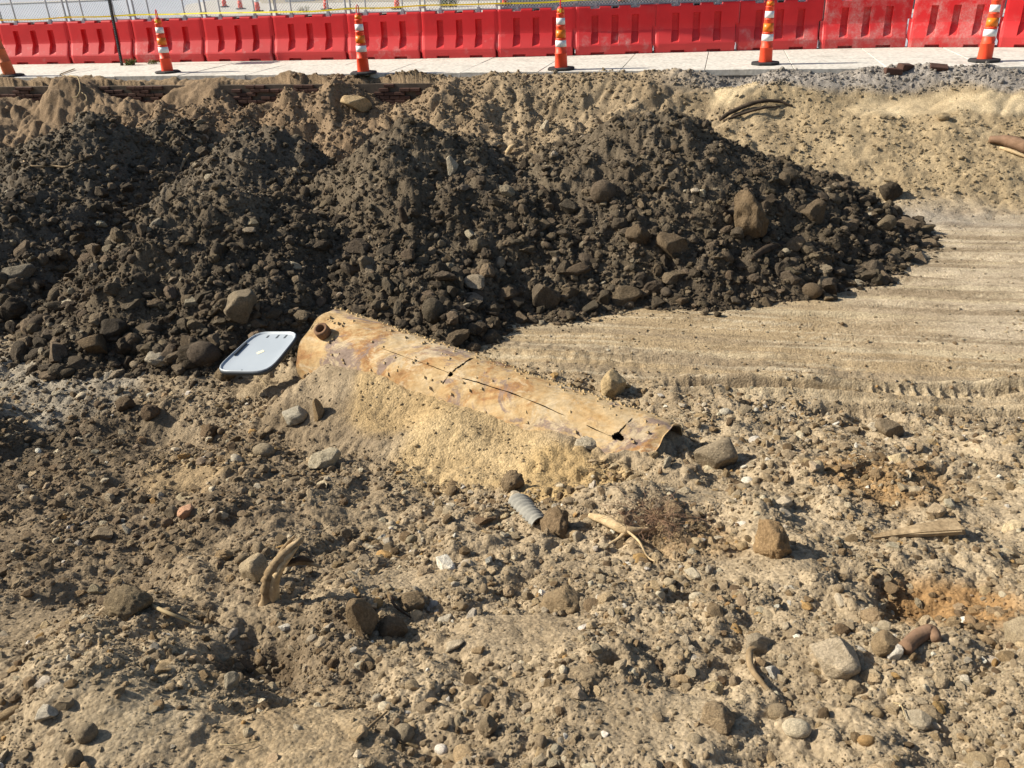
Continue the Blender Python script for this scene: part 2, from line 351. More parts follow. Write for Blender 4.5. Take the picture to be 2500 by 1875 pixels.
# dark mounds: peak pixel, distance, radii (left, right, front, back)
MOUNDS = [('A', (215, 288), 15.3, 3.6, 2.5, 3.0, 2.2), ('B', (644, 312), 13.0, 2.6, 2.1, 2.8, 2.0), ('C', (500, 462), 10.4, 2.25, 2.9, 2.6, 2.4),
          ('D', (1017, 309), 11.9, 2.9, 3.1, 3.25, 2.3), ('E', (1582, 286), 12.0, 3.7, 3.75, 2.95, 2.3), ('F', (985, 640), 9.35, 1.9, 1.35, 1.45, 2.0), ('G', (20, 480), 11.6, 2.6, 2.3, 2.4, 2.0), ('H', (1250, 500), 10.6, 2.2, 2.2, 1.75, 1.6)]
_mp = []
for nm, px, Y, rl, rr, rf, rb in MOUNDS:
    p = aty(*px, Y); b = float(base_height(p[0], p[1])); _mp.append((p[0], p[1], (p[2] - b + .08) / .955, rl, rr, rf, rb))
def mound_height(x, y, want_idx=False):
    x = np.asarray(x, float); y = np.asarray(y, float)
    wx = x + .22 * pnoise(x * .9, y * .9, 51) + .10 * pnoise(x * 2.3, y * 2.3, 52); wy = y + .22 * pnoise(x * .9, y * .9, 53) + .10 * pnoise(x * 2.3, y * 2.3, 54)
    hs = []
    for cx, cy, h, rl, rr, rf, rb in _mp:
        dx = wx - cx; dy = wy - cy
        d = np.sqrt((dx / np.where(dx < 0, rl, rr)) ** 2 + (dy / np.where(dy < 0, rf, rb)) ** 2 + .011)
        k = np.clip(1.07 - d, -.3, 2)
        hs.append(h * np.where(k > .12, k - .02, np.where(k > 0, k * .83, k)))
    hs = np.array(hs); mx = hs.max(axis=0); pos = np.clip(hs, 0, None)
    mm = (pos ** 7).sum(axis=0) ** (1 / 7.)
    mm = np.where(mx > 0, mm, mx)
    if want_idx: return mm, hs.argmax(axis=0)
    return mm
def mound_noise(x, y):
    return (.085 * fbm(x * 1.1, y * 1.1, 61, 2) + .060 * billow(x * 2.2, y * 2.2, 62) + .045 * billow(x * 4.6, y * 4.6, 63) + .026 * billow(x * 9.5, y * 9.5, 64) + .013 * billow(x * 20, y * 20, 65))
def mound_total(x, y, B):
    mm, ix = mound_height(x, y, True)
    return B + mm + mound_noise(x, y) * sstep(-.02, .22, mm) - .02, mm, ix
def H(x, y):
    B = base_height(x, y); T, mm, ix = mound_total(x, y, B)
    return np.where(mm > -.1, np.maximum(B, T), B)
def hit(px, py, t0=1.0, t1=30.0):
    d = ray(px, py); t = np.linspace(t0, t1, 1500); x = d[0] * t; y = d[1] * t; z = CAM_H + d[2] * t
    k = np.nonzero(z < H(x, y))[0]
    if len(k) == 0: return np.array([x[-1], y[-1], z[-1]])
    a, b = t[max(k[0] - 1, 0)], t[k[0]]
    for _ in range(10):
        c = (a + b) / 2
        if CAM_H + d[2] * c < float(H(d[0] * c, d[1] * c)): b = c
        else: a = c
    return np.array([d[0] * b, d[1] * b, CAM_H + d[2] * b])

# soil colours: broad patches of different earth, and a darker tone in the left hollows
def soil_colour(x, y):
    x = np.asarray(x, float); y = np.asarray(y, float); n = x.shape
    c = np.ones(n + (3,)) * np.array([.325, .257, .168])
    def lay(w, col):
        nonlocal c
        w = np.clip(w, 0, 1)[..., None]; c = c * (1 - w) + np.array(col) * w
    s = edge_y(x) - y; nz = pnoise(x * .9, y * .9, 71); nf = pnoise(x * 2.7, y * 2.7, 72)
    onb = sstep(-.2, .3, s) * (1 - sstep(3.6, 4.6, s + .4 * nz))
    lay(onb, (.285, .22, .14)); lay(onb * (1 - sstep(-4, 1.5, x + nz)), (.235, .168, .105)); lay(onb * sstep(2, 6, x + nz), (.345, .268, .162))
    lay((1 - sstep(.45, .75, s + .25 * nz)) * sstep(2.5, 4.5, x), (.30, .27, .235))
    lay(scoop_zone(x, y), (.50, .40, .25))
    fz = floor_zone(x, y)
    lay(fz, (.36, .275, .165)); lay(fz * sstep(3.0, 5.0, x + nz) * sstep(8.2, 9.2, y + .2 * x + .5 * nz), (.43, .355, .25))
    lay(fz * sstep(.05, .45, pnoise(x * .3, (y + .23 * x) * 5, 73)), (.44, .36, .235)); lay(fz * .9 * sstep(.1, .4, pnoise(x * .3 + 4, (y + .23 * x) * 3.6, 74)), (.275, .215, .14)); lay(fz * .7 * sstep(.2, .5, pnoise(x * .5 + 9, (y + .22 * x) * 14, 75)), (.24, .19, .125)); lay(fz * .7 * sstep(.2, .5, pnoise(x * .6 + 2, (y + .22 * x) * 17, 76)), (.50, .42, .29))
    lay(fz * gauss(x, y, 4.2, 12.6, 3.5, .35, -.25), (.27, .245, .215))
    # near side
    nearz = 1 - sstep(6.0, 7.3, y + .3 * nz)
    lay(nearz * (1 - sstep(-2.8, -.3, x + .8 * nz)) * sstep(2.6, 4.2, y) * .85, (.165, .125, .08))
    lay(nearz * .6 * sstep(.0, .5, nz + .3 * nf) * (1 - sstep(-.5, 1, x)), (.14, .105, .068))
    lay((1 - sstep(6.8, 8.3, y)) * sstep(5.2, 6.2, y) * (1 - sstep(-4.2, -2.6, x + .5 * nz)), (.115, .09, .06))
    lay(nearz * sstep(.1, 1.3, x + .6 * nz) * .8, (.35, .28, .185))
    for cx, cy, r, col, w in ((-.35, 5.7, .75, (.41, .305, .165), 1), (.35, 5.05, .5, (.38, .27, .13), .9), (-1.0, 6.35, .5, (.40, .29, .15), .9), (2.55, 4.8, .55, (.31, .20, .095), .9), (2.05, 3.05, .38, (.27, .165, .075), 1),
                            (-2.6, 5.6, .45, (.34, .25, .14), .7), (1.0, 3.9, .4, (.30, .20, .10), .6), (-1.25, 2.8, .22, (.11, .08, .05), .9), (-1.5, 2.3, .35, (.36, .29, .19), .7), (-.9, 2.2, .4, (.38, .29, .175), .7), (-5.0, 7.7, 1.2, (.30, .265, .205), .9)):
        lay(w * sstep(.3, .65, gauss(x, y, cx, cy, r) + .18 * nf), col)
    return c
def dark_colour(x, y, mm, ix):
    n = np.clip(.5 + .9 * pnoise(x * .8, y * .8, 81), 0, 1)[..., None]
    c = np.array([.082, .066, .047]) * (1 - n) + np.array([.122, .097, .065]) * n
    crest = sstep(.75, 1.35, mm)[..., None] * .6
    c = c * (1 - crest) + np.array([.145, .116, .08]) * crest
    ab = np.isin(ix, (0, 1, 6))[..., None] * .7
    return c * (1 - ab) + np.array([.13, .108, .08]) * ab

def grid_mesh(name, X, Y, Z, C, keep):
    """one mesh from a structured grid, keeping only the marked quads"""
    r, c = X.shape; idx = np.arange(r * c).reshape(r, c)
    q = np.stack([idx[:-1, :-1], idx[:-1, 1:], idx[1:, 1:], idx[1:, :-1]], -1)[keep]
    used = np.unique(q); remap = np.full(r * c, -1, np.int64); remap[used] = np.arange(len(used)); q = remap[q]
    me = bpy.data.meshes.new(name); nv, nf = len(used), len(q)
    me.vertices.add(nv); me.loops.add(nf * 4); me.polygons.add(nf)
    me.vertices.foreach_set('co', np.stack([X.ravel()[used], Y.ravel()[used], Z.ravel()[used]], -1).astype(np.float32).ravel())
    me.loops.foreach_set('vertex_index', q.astype(np.int32).ravel())
    me.polygons.foreach_set('loop_start', np.arange(0, nf * 4, 4, dtype=np.int32)); me.polygons.foreach_set('loop_total', np.full(nf, 4, np.int32))
    me.polygons.foreach_set('use_smooth', np.ones(nf, bool)); me.update(calc_edges=True)
    a = me.attributes.new('soil', 'FLOAT_COLOR', 'POINT')
    a.data.foreach_set('color', np.concatenate([C.reshape(-1, 3)[used], np.ones((nv, 1))], 1).astype(np.float32).ravel())
    me.materials.append(M['soil'])
    return me

rows = np.concatenate([np.linspace(-7, 1.0, 14), np.geomspace(1.06, 12.0, 640), np.geomspace(12.025, 21.5, 330), [21.8, 22.2]])
u = np.concatenate([[-4, -3, -2.2, -1.7, -1.4, -1.2, -1.08], np.linspace(-1, 1, 1040), [1.08, 1.2, 1.4, 1.7, 2.2, 3, 4]])
GX = u[None, :] * (.64 * np.clip(rows, 1.0, 99) + 1.7)[:, None]; GY = np.repeat(rows[:, None], len(u), 1)
# the far side stops under the sidewalk
GB = base_height(GX, GY); GT, GM, GI = mound_total(GX, GY, GB)
inn = edge_y(GX) - GY
kq = lambda A: np.maximum.reduce([A[:-1, :-1], A[:-1, 1:], A[1:, 1:], A[1:, :-1]])
kqmin = lambda A: np.minimum.reduce([A[:-1, :-1], A[:-1, 1:], A[1:, 1:], A[1:, :-1]])
keep_ground = (kq(inn) > -.5) & (kqmin(np.where(GM > -.1, GT - GB, -1)) < .12)
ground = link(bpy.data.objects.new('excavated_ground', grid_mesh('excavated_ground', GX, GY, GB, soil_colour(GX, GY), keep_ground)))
tag(ground, 'bare tan earth of the excavation with wheel ruts and sloping bank', 'ground', kind='structure')
mlab = {0: 'low grey-brown soil mound at far left, behind the other dark mounds', 1: 'dark soil mound with pointed top left of the tan gap, behind the front left mound', 2: 'broad dark soil mound at left, directly behind the grey bin lid',
        3: 'middle dark soil mound with a pale chunk near its top, spilling down to the pipe', 4: 'largest dark soil mound at right with boulders on its face', 6: 'low dark soil mound at the left edge with grey rocks on it'}
DC = dark_colour(GX, GY, GM, GI)
vis = (kq(np.where(GM > -.1, GT - GB, -1)) > -.03) & (kq(inn) > .3)
GI = np.where(GI == 5, 3, GI)
qi = np.where(GI[:-1, :-1] == 7, np.where(GX[:-1, :-1] < .35 + .2 * pnoise(GX[:-1, :-1], GY[:-1, :-1] * 2, 91), 3, 4), GI[:-1, :-1])
def settle(qi, vis):
    from collections import deque
    R_, C_ = qi.shape; lab = np.full(qi.shape, -1, np.int32); q_ = qi.tolist(); v_ = vis.tolist(); seen = [[False] * C_ for _ in range(R_)]; comps = {}
    for r in range(R_):
        for c in range(C_):
            if v_[r][c] and not seen[r][c]:
                i = q_[r][c]; seen[r][c] = True; dq = deque([(r, c)]); cells = []; nb = {}
                while dq:
                    a, b = dq.popleft(); cells.append((a, b))
                    for a2, b2 in ((a + 1, b), (a - 1, b), (a, b + 1), (a, b - 1)):
                        if 0 <= a2 < R_ and 0 <= b2 < C_ and v_[a2][b2]:
                            if q_[a2][b2] == i:
                                if not seen[a2][b2]: seen[a2][b2] = True; dq.append((a2, b2))
                            else: nb[q_[a2][b2]] = nb.get(q_[a2][b2], 0) + 1
                comps.setdefault(i, []).append((len(cells), cells, nb))
    for i, lst in comps.items():
        lst.sort(key=lambda t: -t[0])
        for n_, cells, nb in lst[1:]:
            rr_, cc_ = np.array(cells).T
            if nb: qi[rr_, cc_] = max(nb, key=nb.get)
            else: vis[rr_, cc_] = False
    return qi, vis
qi, vis = settle(qi.copy(), vis.copy())
for i in range(7):
    k = vis & (qi == i)
    if k.sum() > 50:
        o = link(bpy.data.objects.new('soil_mound', grid_mesh('soil_mound', GX, GY, GT, DC, k)))
        tag(o, mlab[i], 'soil mound', 'dark soil mounds')
del DC

# ------------------------------------------------------------------ street level
def flat_poly(name, pts, z, mat, kind='structure', label=None, cat=None):
    o = mk(name, [(x, y, z) for x, y in pts], [tuple(range(len(pts)))], mat); tag(o, label, cat, kind=kind); return o
far = 900
flat_poly('ground', [(-far, -far), (far, -far), (far, far), (-far, far)], -1.2, M['verge'], label='dry ground sheet under and around the site', cat='ground')
flat_poly('road', [street(-160, 3.75), street(160, 3.75), street(160, 400), street(-160, 400)], ROAD_Z, M['asphalt'], label='grey asphalt road behind the fence', cat='road')
# concrete corner and verge across the road, where the far channelizers stand
c0 = up(455, 22, ROAD_Z)
flat_poly('pavement', [up(440, 40, ROAD_Z)[:2], up(3200, 30, ROAD_Z)[:2], up(2600, -30, ROAD_Z)[:2], up(520, 0, ROAD_Z)[:2], up(455, 12, ROAD_Z)[:2]], ROAD_Z + .012, M['kerb'], label='pale concrete corner across the road', cat='pavement')
flat_poly('verge', [up(640, 9, ROAD_Z)[:2], up(1230, 2, ROAD_Z)[:2], up(1236, -40, ROAD_Z)[:2], up(600, -40, ROAD_Z)[:2]], ROAD_Z + .02, M['verge'], label='dry tan verge beyond the far pavement', cat='verge')
flat_poly('dark_strip', [up(1228, 27, ROAD_Z)[:2], up(3000, 20, ROAD_Z)[:2], up(2600, -45, ROAD_Z)[:2], up(1240, -45, ROAD_Z)[:2]], ROAD_Z + .028, M['dark_strip_mat'], label='flat dark strip beyond the fence at upper centre', cat='parking lot')  # flat dark strip, its real nature unknown
q0, q1 = up(0, 13, ROAD_Z), up(210, 5, ROAD_Z)
kb = MB(); dv = (q1 - q0)[:2] / np.linalg.norm((q1 - q0)[:2]); nvv = np.array([-dv[1], dv[0]])
a0 = q0[:2] - dv * 40; a1 = q1[:2] + dv * 2
pp = [a0, a1, a1 + nvv * 3.5, a0 + nvv * 3.5]
kb.add([(*p, ROAD_Z - .05) for p in pp] + [(*p, ROAD_Z + .14) for p in pp], [(4, 5, 6, 7), (0, 1, 5, 4), (1, 2, 6, 5), (2, 3, 7, 6), (3, 0, 4, 7)])
tag(kb.build('kerb', M['kerb']), 'pale concrete median kerb in the road at upper left', 'kerb', kind='structure')

sw = empty('sidewalk'); tag(sw, 'pale concrete sidewalk with scored joints along the top of the bank', 'sidewalk', kind='structure')
tag(mk('bedding', [(*street(-26, .04), 1.60), (*street(26, .04), 1.60), (*street(26, 3.85), 1.60), (*street(-26, 3.85), 1.60), (*street(-26, 3.85), 1.3), (*street(26, 3.85), 1.3)], [(0, 1, 2, 3), (3, 2, 5, 4)], M['mortar'], sw))
sr = random.Random(3)
ang = math.atan2(SE[1], SE[0])
BROKEN = up(2245, 131, WALK_Z)
for row, (n0, n1, ln) in enumerate(((.0, 1.55, 1.62), (1.565, 3.72, 1.62))):
    a = -17.0
    while a < 16:
        g = .005; x0, x1 = a + g, a + ln - g
        e0 = n0 - (.0 if row else sr.uniform(0, .07))
        dz = sr.uniform(-.004, .004)
        bm = bmesh.new(); bmesh.ops.create_cube(bm, size=1)
        for v in bm.verts:
            v.co = Vector(((x0 + x1) / 2 + v.co.x * (x1 - x0), (e0 + n1) / 2 + v.co.y * (n1 - e0), 1.645 + v.co.z * .11 + dz + sr.uniform(-.003, .003)))
        bmesh.ops.bevel(bm, geom=[e for e in bm.edges if all(v.co.z > 1.68 for v in e.verts)], offset=.007, segments=1, affect='EDGES')
        for v in bm.verts:
            p = SO + v.co.x * SE + v.co.y * SN; v.co = Vector((p[0], p[1], v.co.z))
        me = bpy.data.meshes.new('slab'); bm.to_mesh(me); bm.free(); me.materials.append(M['concrete'])
        link(bpy.data.objects.new('slab', me), sw)
        a += ln

# ------------------------------------------------------------------ brick footing under the sidewalk edge
bw = empty('brick_footing', (*street(-6.5, -.4), 1.05)); tag(bw, 'old brown brick footing exposed under the sidewalk edge at left', 'wall')
bwo = np.array(bw.location); BM = {}
core = MB(); pts = [street(-14.2, -.375), street(-1.0, -.375), street(-1.0, -.10), street(-14.2, -.10)]
core.add([(p[0] - bwo[0], p[1] - bwo[1], z - bwo[2]) for z in (.95, 1.535) for p in pts], [(0, 1, 5, 4), (1, 2, 6, 5), (2, 3, 7, 6), (3, 0, 4, 7), (4, 5, 6, 7)])
core.build('mortar_core', M['mortar'], bw)
bmsh = []
for k in range(6):
    bm = bmesh.new(); bmesh.ops.create_cube(bm, size=1)
    for v in bm.verts: v.co = Vector((v.co.x * .212, v.co.y * .10, v.co.z * .062)) + Vector([random.uniform(-.004, .004) for _ in range(3)])
    bmesh.ops.bevel(bm, geom=bm.edges[:], offset=.006, segments=1, affect='EDGES')
    me = bpy.data.meshes.new('brick'); bm.to_mesh(me); bm.free(); me.materials.append(M['brick']); bmsh.append(me)
for course in range(7):   # courses from the top down
    z = 1.50 - course * .075; a = -14.1 + (course % 2) * .112
    while a < -1.2:
        xw = street(a, -.40)[0]
        if float(exposed(xw)) > .6 and random.random() < (.9 if course > 1 else .6):
            o = bpy.data.objects.new('brick', random.choice(bmsh)); link(o, bw); p = street(a, -.385 - random.uniform(0, .018))
            o.location = (p[0] - bwo[0], p[1] - bwo[1], z - bwo[2]); o.rotation_euler = (random.uniform(-.02, .02), random.uniform(-.015, .015), ang + random.uniform(-.03, .03))
        a += .224

# ------------------------------------------------------------------ water-filled barriers with fence panels on top
BL, BH = 1.86, 1.0
def barrier_mesh(mat):
    """both faces as one grid along the length: sloped toe, upright face, three slots a side, notched top, stepped ends"""
    L = BL / 2
    slots = [-.46, 0., .46]; notches = [(-.56, -.36), (-.09, .09), (.36, .56)]; feet = [(-.55, -.25), (.25, .55)]
    xs = {-L, L, -L + .025, L - .025, -L + .05, L - .05, -L + .10, L - .10}
    for sx in slots:
        for w in (.076, .070, .094, .088): xs |= {round(sx - w, 4), round(sx + w, 4)}
    for a, b in notches: xs |= {a - .012, a, b, b + .012}
    for a, b in feet: xs |= {a - .004, a, b, b + .004}
    xs |= set(np.round(np.linspace(-L, L, 13), 3)); xs = sorted(xs)
    zs = [0, .03, .05, .055, .12, .185, .215, .25, .30, .38, .46, .49, .54, .555, .565, .66, .77, .80, .815, .88, .945, .95, .975, 1.0]
    prof = lambda z: float(np.interp(z, [0, .05, .17, .20, .47, .50, .97, 1.0], [.262, .268, .275, .268, .150, .138, .112, .098]))
    def dep(x, z):
        d = prof(z)
        for sx in slots:
            wid = .073 + .018 * float(np.interp(z, [.2, .5], [1, 0]))
            if abs(x - sx) < wid and .22 < z < .805:
                d = min(d, float(np.interp(z, [.22, .27, .46, .70, .80], [.262, .18, .055, .035, .045])))
        if abs(x) > L - .03: d *= .86
        elif abs(x) > L - .06: d *= .96
        for a, b in feet:
            if a - .001 <= x <= b + .001 and z < .052: d = .14
        return d
    def topz(x, z):
        if z < .93: return z
        for a, b in notches:
            if a - .001 <= x <= b + .001: return min(z, .945 + (z - .93) * .08)
        return z
    def endx(x, z):
        if x > L - .11:
            lim = L - .005 if z > .56 else L - .07
            if .555 <= z <= .565: lim = L - .07 if z < .56 else L - .005
            return min(x, lim) if x < L - .001 else lim
        if x < -L + .11:
            lim = -L + .035 if z > .56 else -L - .03
            if .16 > z: lim = -L + .02
            return max(x, lim) if x > -L + .001 else lim
        return x
    V = []; Fc = []; nx, nz = len(xs), len(zs)
    for side in (-1, 1):
        for x in xs:
            for z in zs: V.append((endx(x, z), side * dep(x, z), topz(x, z)))
    def id(s, i, j): return s * nx * nz + i * nz + j
    for i in range(nx - 1):
        for j in range(nz - 1):
            Fc.append((id(0, i, j), id(0, i + 1, j), id(0, i + 1, j + 1), id(0, i, j + 1)))
            Fc.append((id(1, i, j), id(1, i, j + 1), id(1, i + 1, j + 1), id(1, i + 1, j)))
        Fc.append((id(0, i, nz - 1), id(0, i + 1, nz - 1), id(1, i + 1, nz - 1), id(1, i, nz - 1)))
    for j in range(nz - 1):
        Fc.append((id(0, 0, j), id(0, 0, j + 1), id(1, 0, j + 1), id(1, 0, j)))
        Fc.append((id(0, nx - 1, j), id(1, nx - 1, j), id(1, nx - 1, j + 1), id(0, nx - 1, j + 1)))
    me = mesh_of('body', V, Fc, mat)
    return me
bmesh_red = barrier_mesh(M['red']); bmesh_scuff = barrier_mesh(M['red_scuffed']); bmesh_worn = barrier_mesh(M['red_worn'])
cap_me = MB().lathe([(.055, 0), (.06, .01), (.06, .035), (.05, .04), (.0, .04)], 14).mesh('fill_cap', M['rubber'])
pin_me = MB().tube([(0, 0, .02), (0, 0, .55)], .022, 8).box(-.03, .03, -.05, .05, .10, .16).box(-.03, .03, -.05, .05, .38, .44).mesh('hinge_pin', M['galv'])
# fence panel meshes (shared)
FH = 1.85
post_me = MB().tube([(0, 0, -.10), (0, 0, FH)], .024, 8).mesh('upright', M['galv'])
inner_me = MB().tube([(0, 0, -.06), (0, 0, FH)], .019, 8).mesh('inner_upright', M['galv'])
rail_me = MB().tube([(-BL / 2 + .10, 0, 0), (BL / 2 - .06, 0, 0)], .021, 8).mesh('rail', M['galv'])
foot_me = MB().box(-.05, .05, -.05, .05, -.065, -.005).box(-.03, .03, -.03, .03, -.005, .06).mesh('socket', M['galv'])
clamp_me = MB().box(-.06, .06, -.035, .035, -.03, .03).mesh('clamp', M['galv'])
def chain_mesh():
    mb = MB(); x0, x1, z0, z1 = -BL / 2 + .07, BL / 2 - .05, .03, FH - .03; stp = .072; r = .0048
    for sgn in (1, -1):
        c = -3.0
        while c < 3.5:
            # line z = z0 + sgn*(x - c)
            pts = []
            for x in (x0, x1):
                z = z0 + sgn * (x - c)
                if z0 <= z <= z1: pts.append((x, z))
            for z in (z0, z1):
                x = c + sgn * (z - z0)
                if x0 < x < x1: pts.append((x, z))
            if len(pts) == 2 and abs(pts[0][0] - pts[1][0]) > .01:
                mb.tube([(pts[0][0], sgn * .003, pts[0][1]), (pts[1][0], sgn * .003, pts[1][1])], r, 3, cap=False)
            c += stp
    return mb.mesh('chain_link_mesh', M['wire'])
chain_me = chain_mesh()
JX = [-5, 162, 320, 493, 664, 845, 1027, 1214, 1405, 1601, 1805, 2009, 2226, 2446, 2672]
JY = [158, 155.5, 153, 150.5, 148, 145.5, 143, 140, 135.5, 130, 124, 119, 115.5, 115, 117]
JP = [up(x + 12 * (1300 - x) / 1000., y, WALK_Z) for x, y in zip(JX, JY)]
JP = [2 * JP[0] - JP[1] + np.array([-.1, 0, 0])] + JP
blab = ['red plastic barrier cut off by the left edge of the picture', 'red plastic barrier between the faded leaning channelizer and the black post', 'red plastic barrier behind the thin black post', 'red plastic barrier behind the channelizer beside the black post',
        'red plastic barrier first to the right of the channelizer beside the black post', 'red plastic barrier second to the right of the channelizer beside the black post', 'red plastic barrier just behind the second striped channelizer, grey scuffs on its slope',
        'red plastic barrier right of the second striped channelizer', 'red plastic barrier behind the left side of the middle striped channelizer', 'red plastic barrier just right of the middle striped channelizer', 'red plastic barrier second to the right of the middle striped channelizer',
        'red plastic barrier behind the fourth striped channelizer', 'heavily scuffed whitish red barrier turned slightly, right of the fourth striped channelizer', 'scuffed red barrier behind the rightmost leaning channelizer', 'red plastic barrier cut off by the right edge of the picture']
flab = [b.replace('red plastic barrier', 'chain-link panel on the barrier').replace('heavily scuffed whitish red barrier', 'chain-link panel on the scuffed barrier').replace('scuffed red barrier', 'chain-link panel on the scuffed barrier') for b in blab]
fence_line = []
for i in range(len(JP) - 1):
    a, b = JP[i], JP[i + 1]; c = (a + b) / 2; dv = b - a; ln = float(np.linalg.norm(dv[:2])); rz = math.atan2(dv[1], dv[0])
    nrm = np.array([-math.sin(rz), math.cos(rz), 0])
    c = c + nrm * .26                                     # the pixel is the front toe
    rz2 = rz + (.0, .01, -.012, .006, -.008, .004, 0, .008, -.01, .01, -.006, -.03, .05, -.02, 0)[i]
    e = empty('water_barrier', tuple(c), rz2); e.scale = ((ln + .03) / BL, 1, 1)
    tag(e, blab[i], 'barrier', 'red water-filled barriers in a row along the sidewalk')
    link(bpy.data.objects.new('body', bmesh_scuff if i in (12, 13) else bmesh_worn if i in (3, 6, 9, 11) else bmesh_red), e)
    o = link(bpy.data.objects.new('fill_cap', cap_me), e); o.location = (0, 0, .945)
    o = link(bpy.data.objects.new('hinge_pin', pin_me), e); o.location = (BL / 2 - .065, 0, 0)
    if i > 13: continue
    f = empty('fence_panel', (c[0], c[1], c[2] + .985), rz2); f.scale = ((ln - .005) / BL, 1, 1)
    tag(f, flab[i], 'fence panel', 'chain-link fence panels standing on the barriers')
    for xx in (-BL / 2 + .085, BL / 2 - .035): o = link(bpy.data.objects.new('upright', post_me), f); o.location = (xx, .0, .0)
    for xx in (-.46, .46):
        o = link(bpy.data.objects.new('inner_upright', inner_me), f); o.location = (xx, 0, 0)
        o = link(bpy.data.objects.new('socket', foot_me), f); o.location = (xx, 0, .02)
    for zz in (.032, FH): o = link(bpy.data.objects.new('rail', rail_me), f); o.location = (0, 0, zz)
    for zz in (.12, FH - .15): o = link(bpy.data.objects.new('clamp', clamp_me), f); o.location = (BL / 2 - .0, -.0, zz)
    link(bpy.data.objects.new('chain_link_mesh', chain_me), f)
    fence_line.append((c, rz2, ln))

# caution tape threaded along the fence
tp = []
for i, (c, rz, ln) in enumerate(fence_line[:12]):
    d = np.array([math.cos(rz), math.sin(rz), 0]); nn = np.array([-math.sin(rz), math.cos(rz), 0])
    sag = (.11, .10, .12, .13, .12, .10, .13, .15, .14, .16, .13, .10)[i]
    for k in (-.45, 0.05):
        tp.append(c + d * ln * k - nn * .045 + np.array([0, 0, .985 + sag - (.012 if k > -.3 else 0)]))
tp = spline(tp, 5)
tv = []; tf = []
for i, p in enumerate(tp):
    tw = .9 * math.sin(i * .11) * .6
    w = .017
    h = np.array([0, -math.sin(tw) * w, math.cos(tw) * w])
    tv += [p - h, p + h]
    if i: tf.append((2 * i - 2, 2 * i, 2 * i + 1, 2 * i - 1))
tape = mk('caution_tape', tv, tf, M['tape']); tag(tape, 'yellow caution tape with black lettering strung along the fence', 'tape')
sol = tape.modifiers.new('thickness', 'SOLIDIFY'); sol.thickness = .001
def text_part(txt, size, mat, parent, Mx, name='lettering'):
    cu = bpy.data.curves.new(name, 'FONT'); cu.body = txt; cu.size = size; cu.align_x = 'CENTER'; cu.align_y = 'CENTER'
    tmp = bpy.data.objects.new(name, cu); COL.objects.link(tmp); dg = bpy.context.evaluated_depsgraph_get(); dg.update()
    me = bpy.data.meshes.new_from_object(tmp.evaluated_get(dg)); bpy.data.objects.remove(tmp); bpy.data.curves.remove(cu)
    me.materials.clear(); me.materials.append(mat); me.transform(Mx); me.name = name
    return link(bpy.data.objects.new(name, me), parent)
for i in range(18, len(tp) - 4, 9):
    d = tp[i + 1] - tp[i - 1]; az = math.atan2(d[1], d[0]); tw = .54 * math.sin(i * .11)
    el = math.asin(d[2] / np.linalg.norm(d))
    Mx = Matrix.Translation(Vector(tp[i]) + Vector((0, -.006, 0))) @ Matrix.Rotation(az, 4, 'Z') @ Matrix.Rotation(-el, 4, 'Y') @ Matrix.Rotation(math.pi / 2 + tw, 4, 'X')
    text_part('CAUTION', .03, M['ink'], tape, Mx)

# ------------------------------------------------------------------ channelizer cones
def cone_parts(body_mat, bands=True):
    prof = [(.112, .045), (.112, .05), (.104, .30), (.108, .305), (.108, .315), (.098, .32), (.090, .56), (.096, .565), (.096, .575), (.086, .58), (.078, .80), (.083, .805), (.083, .815), (.074, .82), (.068, 1.02), (.073, 1.025), (.073, 1.035), (.062, 1.04), (.055, 1.13), (.02, 1.14)]
    P = [('body', MB().lathe(prof, 20).mesh('body', body_mat, True), None)]
    rr = lambda z: float(np.interp(z, [.05, .30, .32, .56, .58, .80, .82, 1.02, 1.04, 1.13], [.112, .104, .098, .090, .086, .078, .074, .068, .062, .055]))
    if bands:
        for nm, z0, z1, mt in (('white_band', .43, .55, 'white_band'), ('orange_band', .595, .74, 'orange_band'), ('white_band', .835, .955, 'white_band'), ('orange_band', 1.05, 1.12, 'orange_band')):
            P.append((nm, MB().lathe([(rr(z0) - .004, z0), (rr(z0) + .003, z0), (rr(z1) + .003, z1), (rr(z1) - .004, z1)], 20).mesh(nm, M[mt], True), None))
    base = MB().lathe([(.27, 0), (.285, .008), (.285, .035), (.262, .048), (.12, .052), (.05, .052)], 8).mesh('rubber_base', M['rubber'])
    P.append(('rubber_base', base, .39))
    hd = MB().tube([(-.022, 0, 1.12), (-.026, 0, 1.20), (-.020, 0, 1.28), (0, 0, 1.315), (.020, 0, 1.28), (.026, 0, 1.20), (.022, 0, 1.12)], .011, 6).lathe([(.052, 1.12), (.045, 1.15), (.02, 1.155)], 12).mesh('handle', M['handle'], True)
    P.append(('handle', hd, None)); return P
CP = cone_parts(M['cone']); CPF = cone_parts(M['cone_faded'], False)
STK = MB().box(-.02, .02, -.002, .002, -.035, .035).mesh('sticker', M['sticker'])
def put_cone(px, py, lean, label, group, z=WALK_Z, kind=0, rz=0, sc=1.0, sticker=False):
    p = up(px, py, z); e = empty('channelizer', tuple(p)); e.scale = (sc, sc, sc)
    tag(e, label, 'traffic channelizer', group)
    for nm, me, r in (CPF if kind else CP):
        o = link(bpy.data.objects.new(nm, me), e)
        if nm in ('body', 'white_band', 'orange_band'): o.scale = (1.14, 1.14, 1)
        o.rotation_euler = (lean[1], lean[0], rz) if nm != 'rubber_base' else (0, 0, (r or 0) + rz)
    if sticker:
        o = link(bpy.data.objects.new('sticker', STK), e); q = Matrix.Rotation(lean[0], 4, 'Y') @ Vector((-.02, -.076, 1.085)); o.location = q; o.rotation_euler = (0, 0, -.3)
g1 = 'striped channelizers along the sidewalk edge'
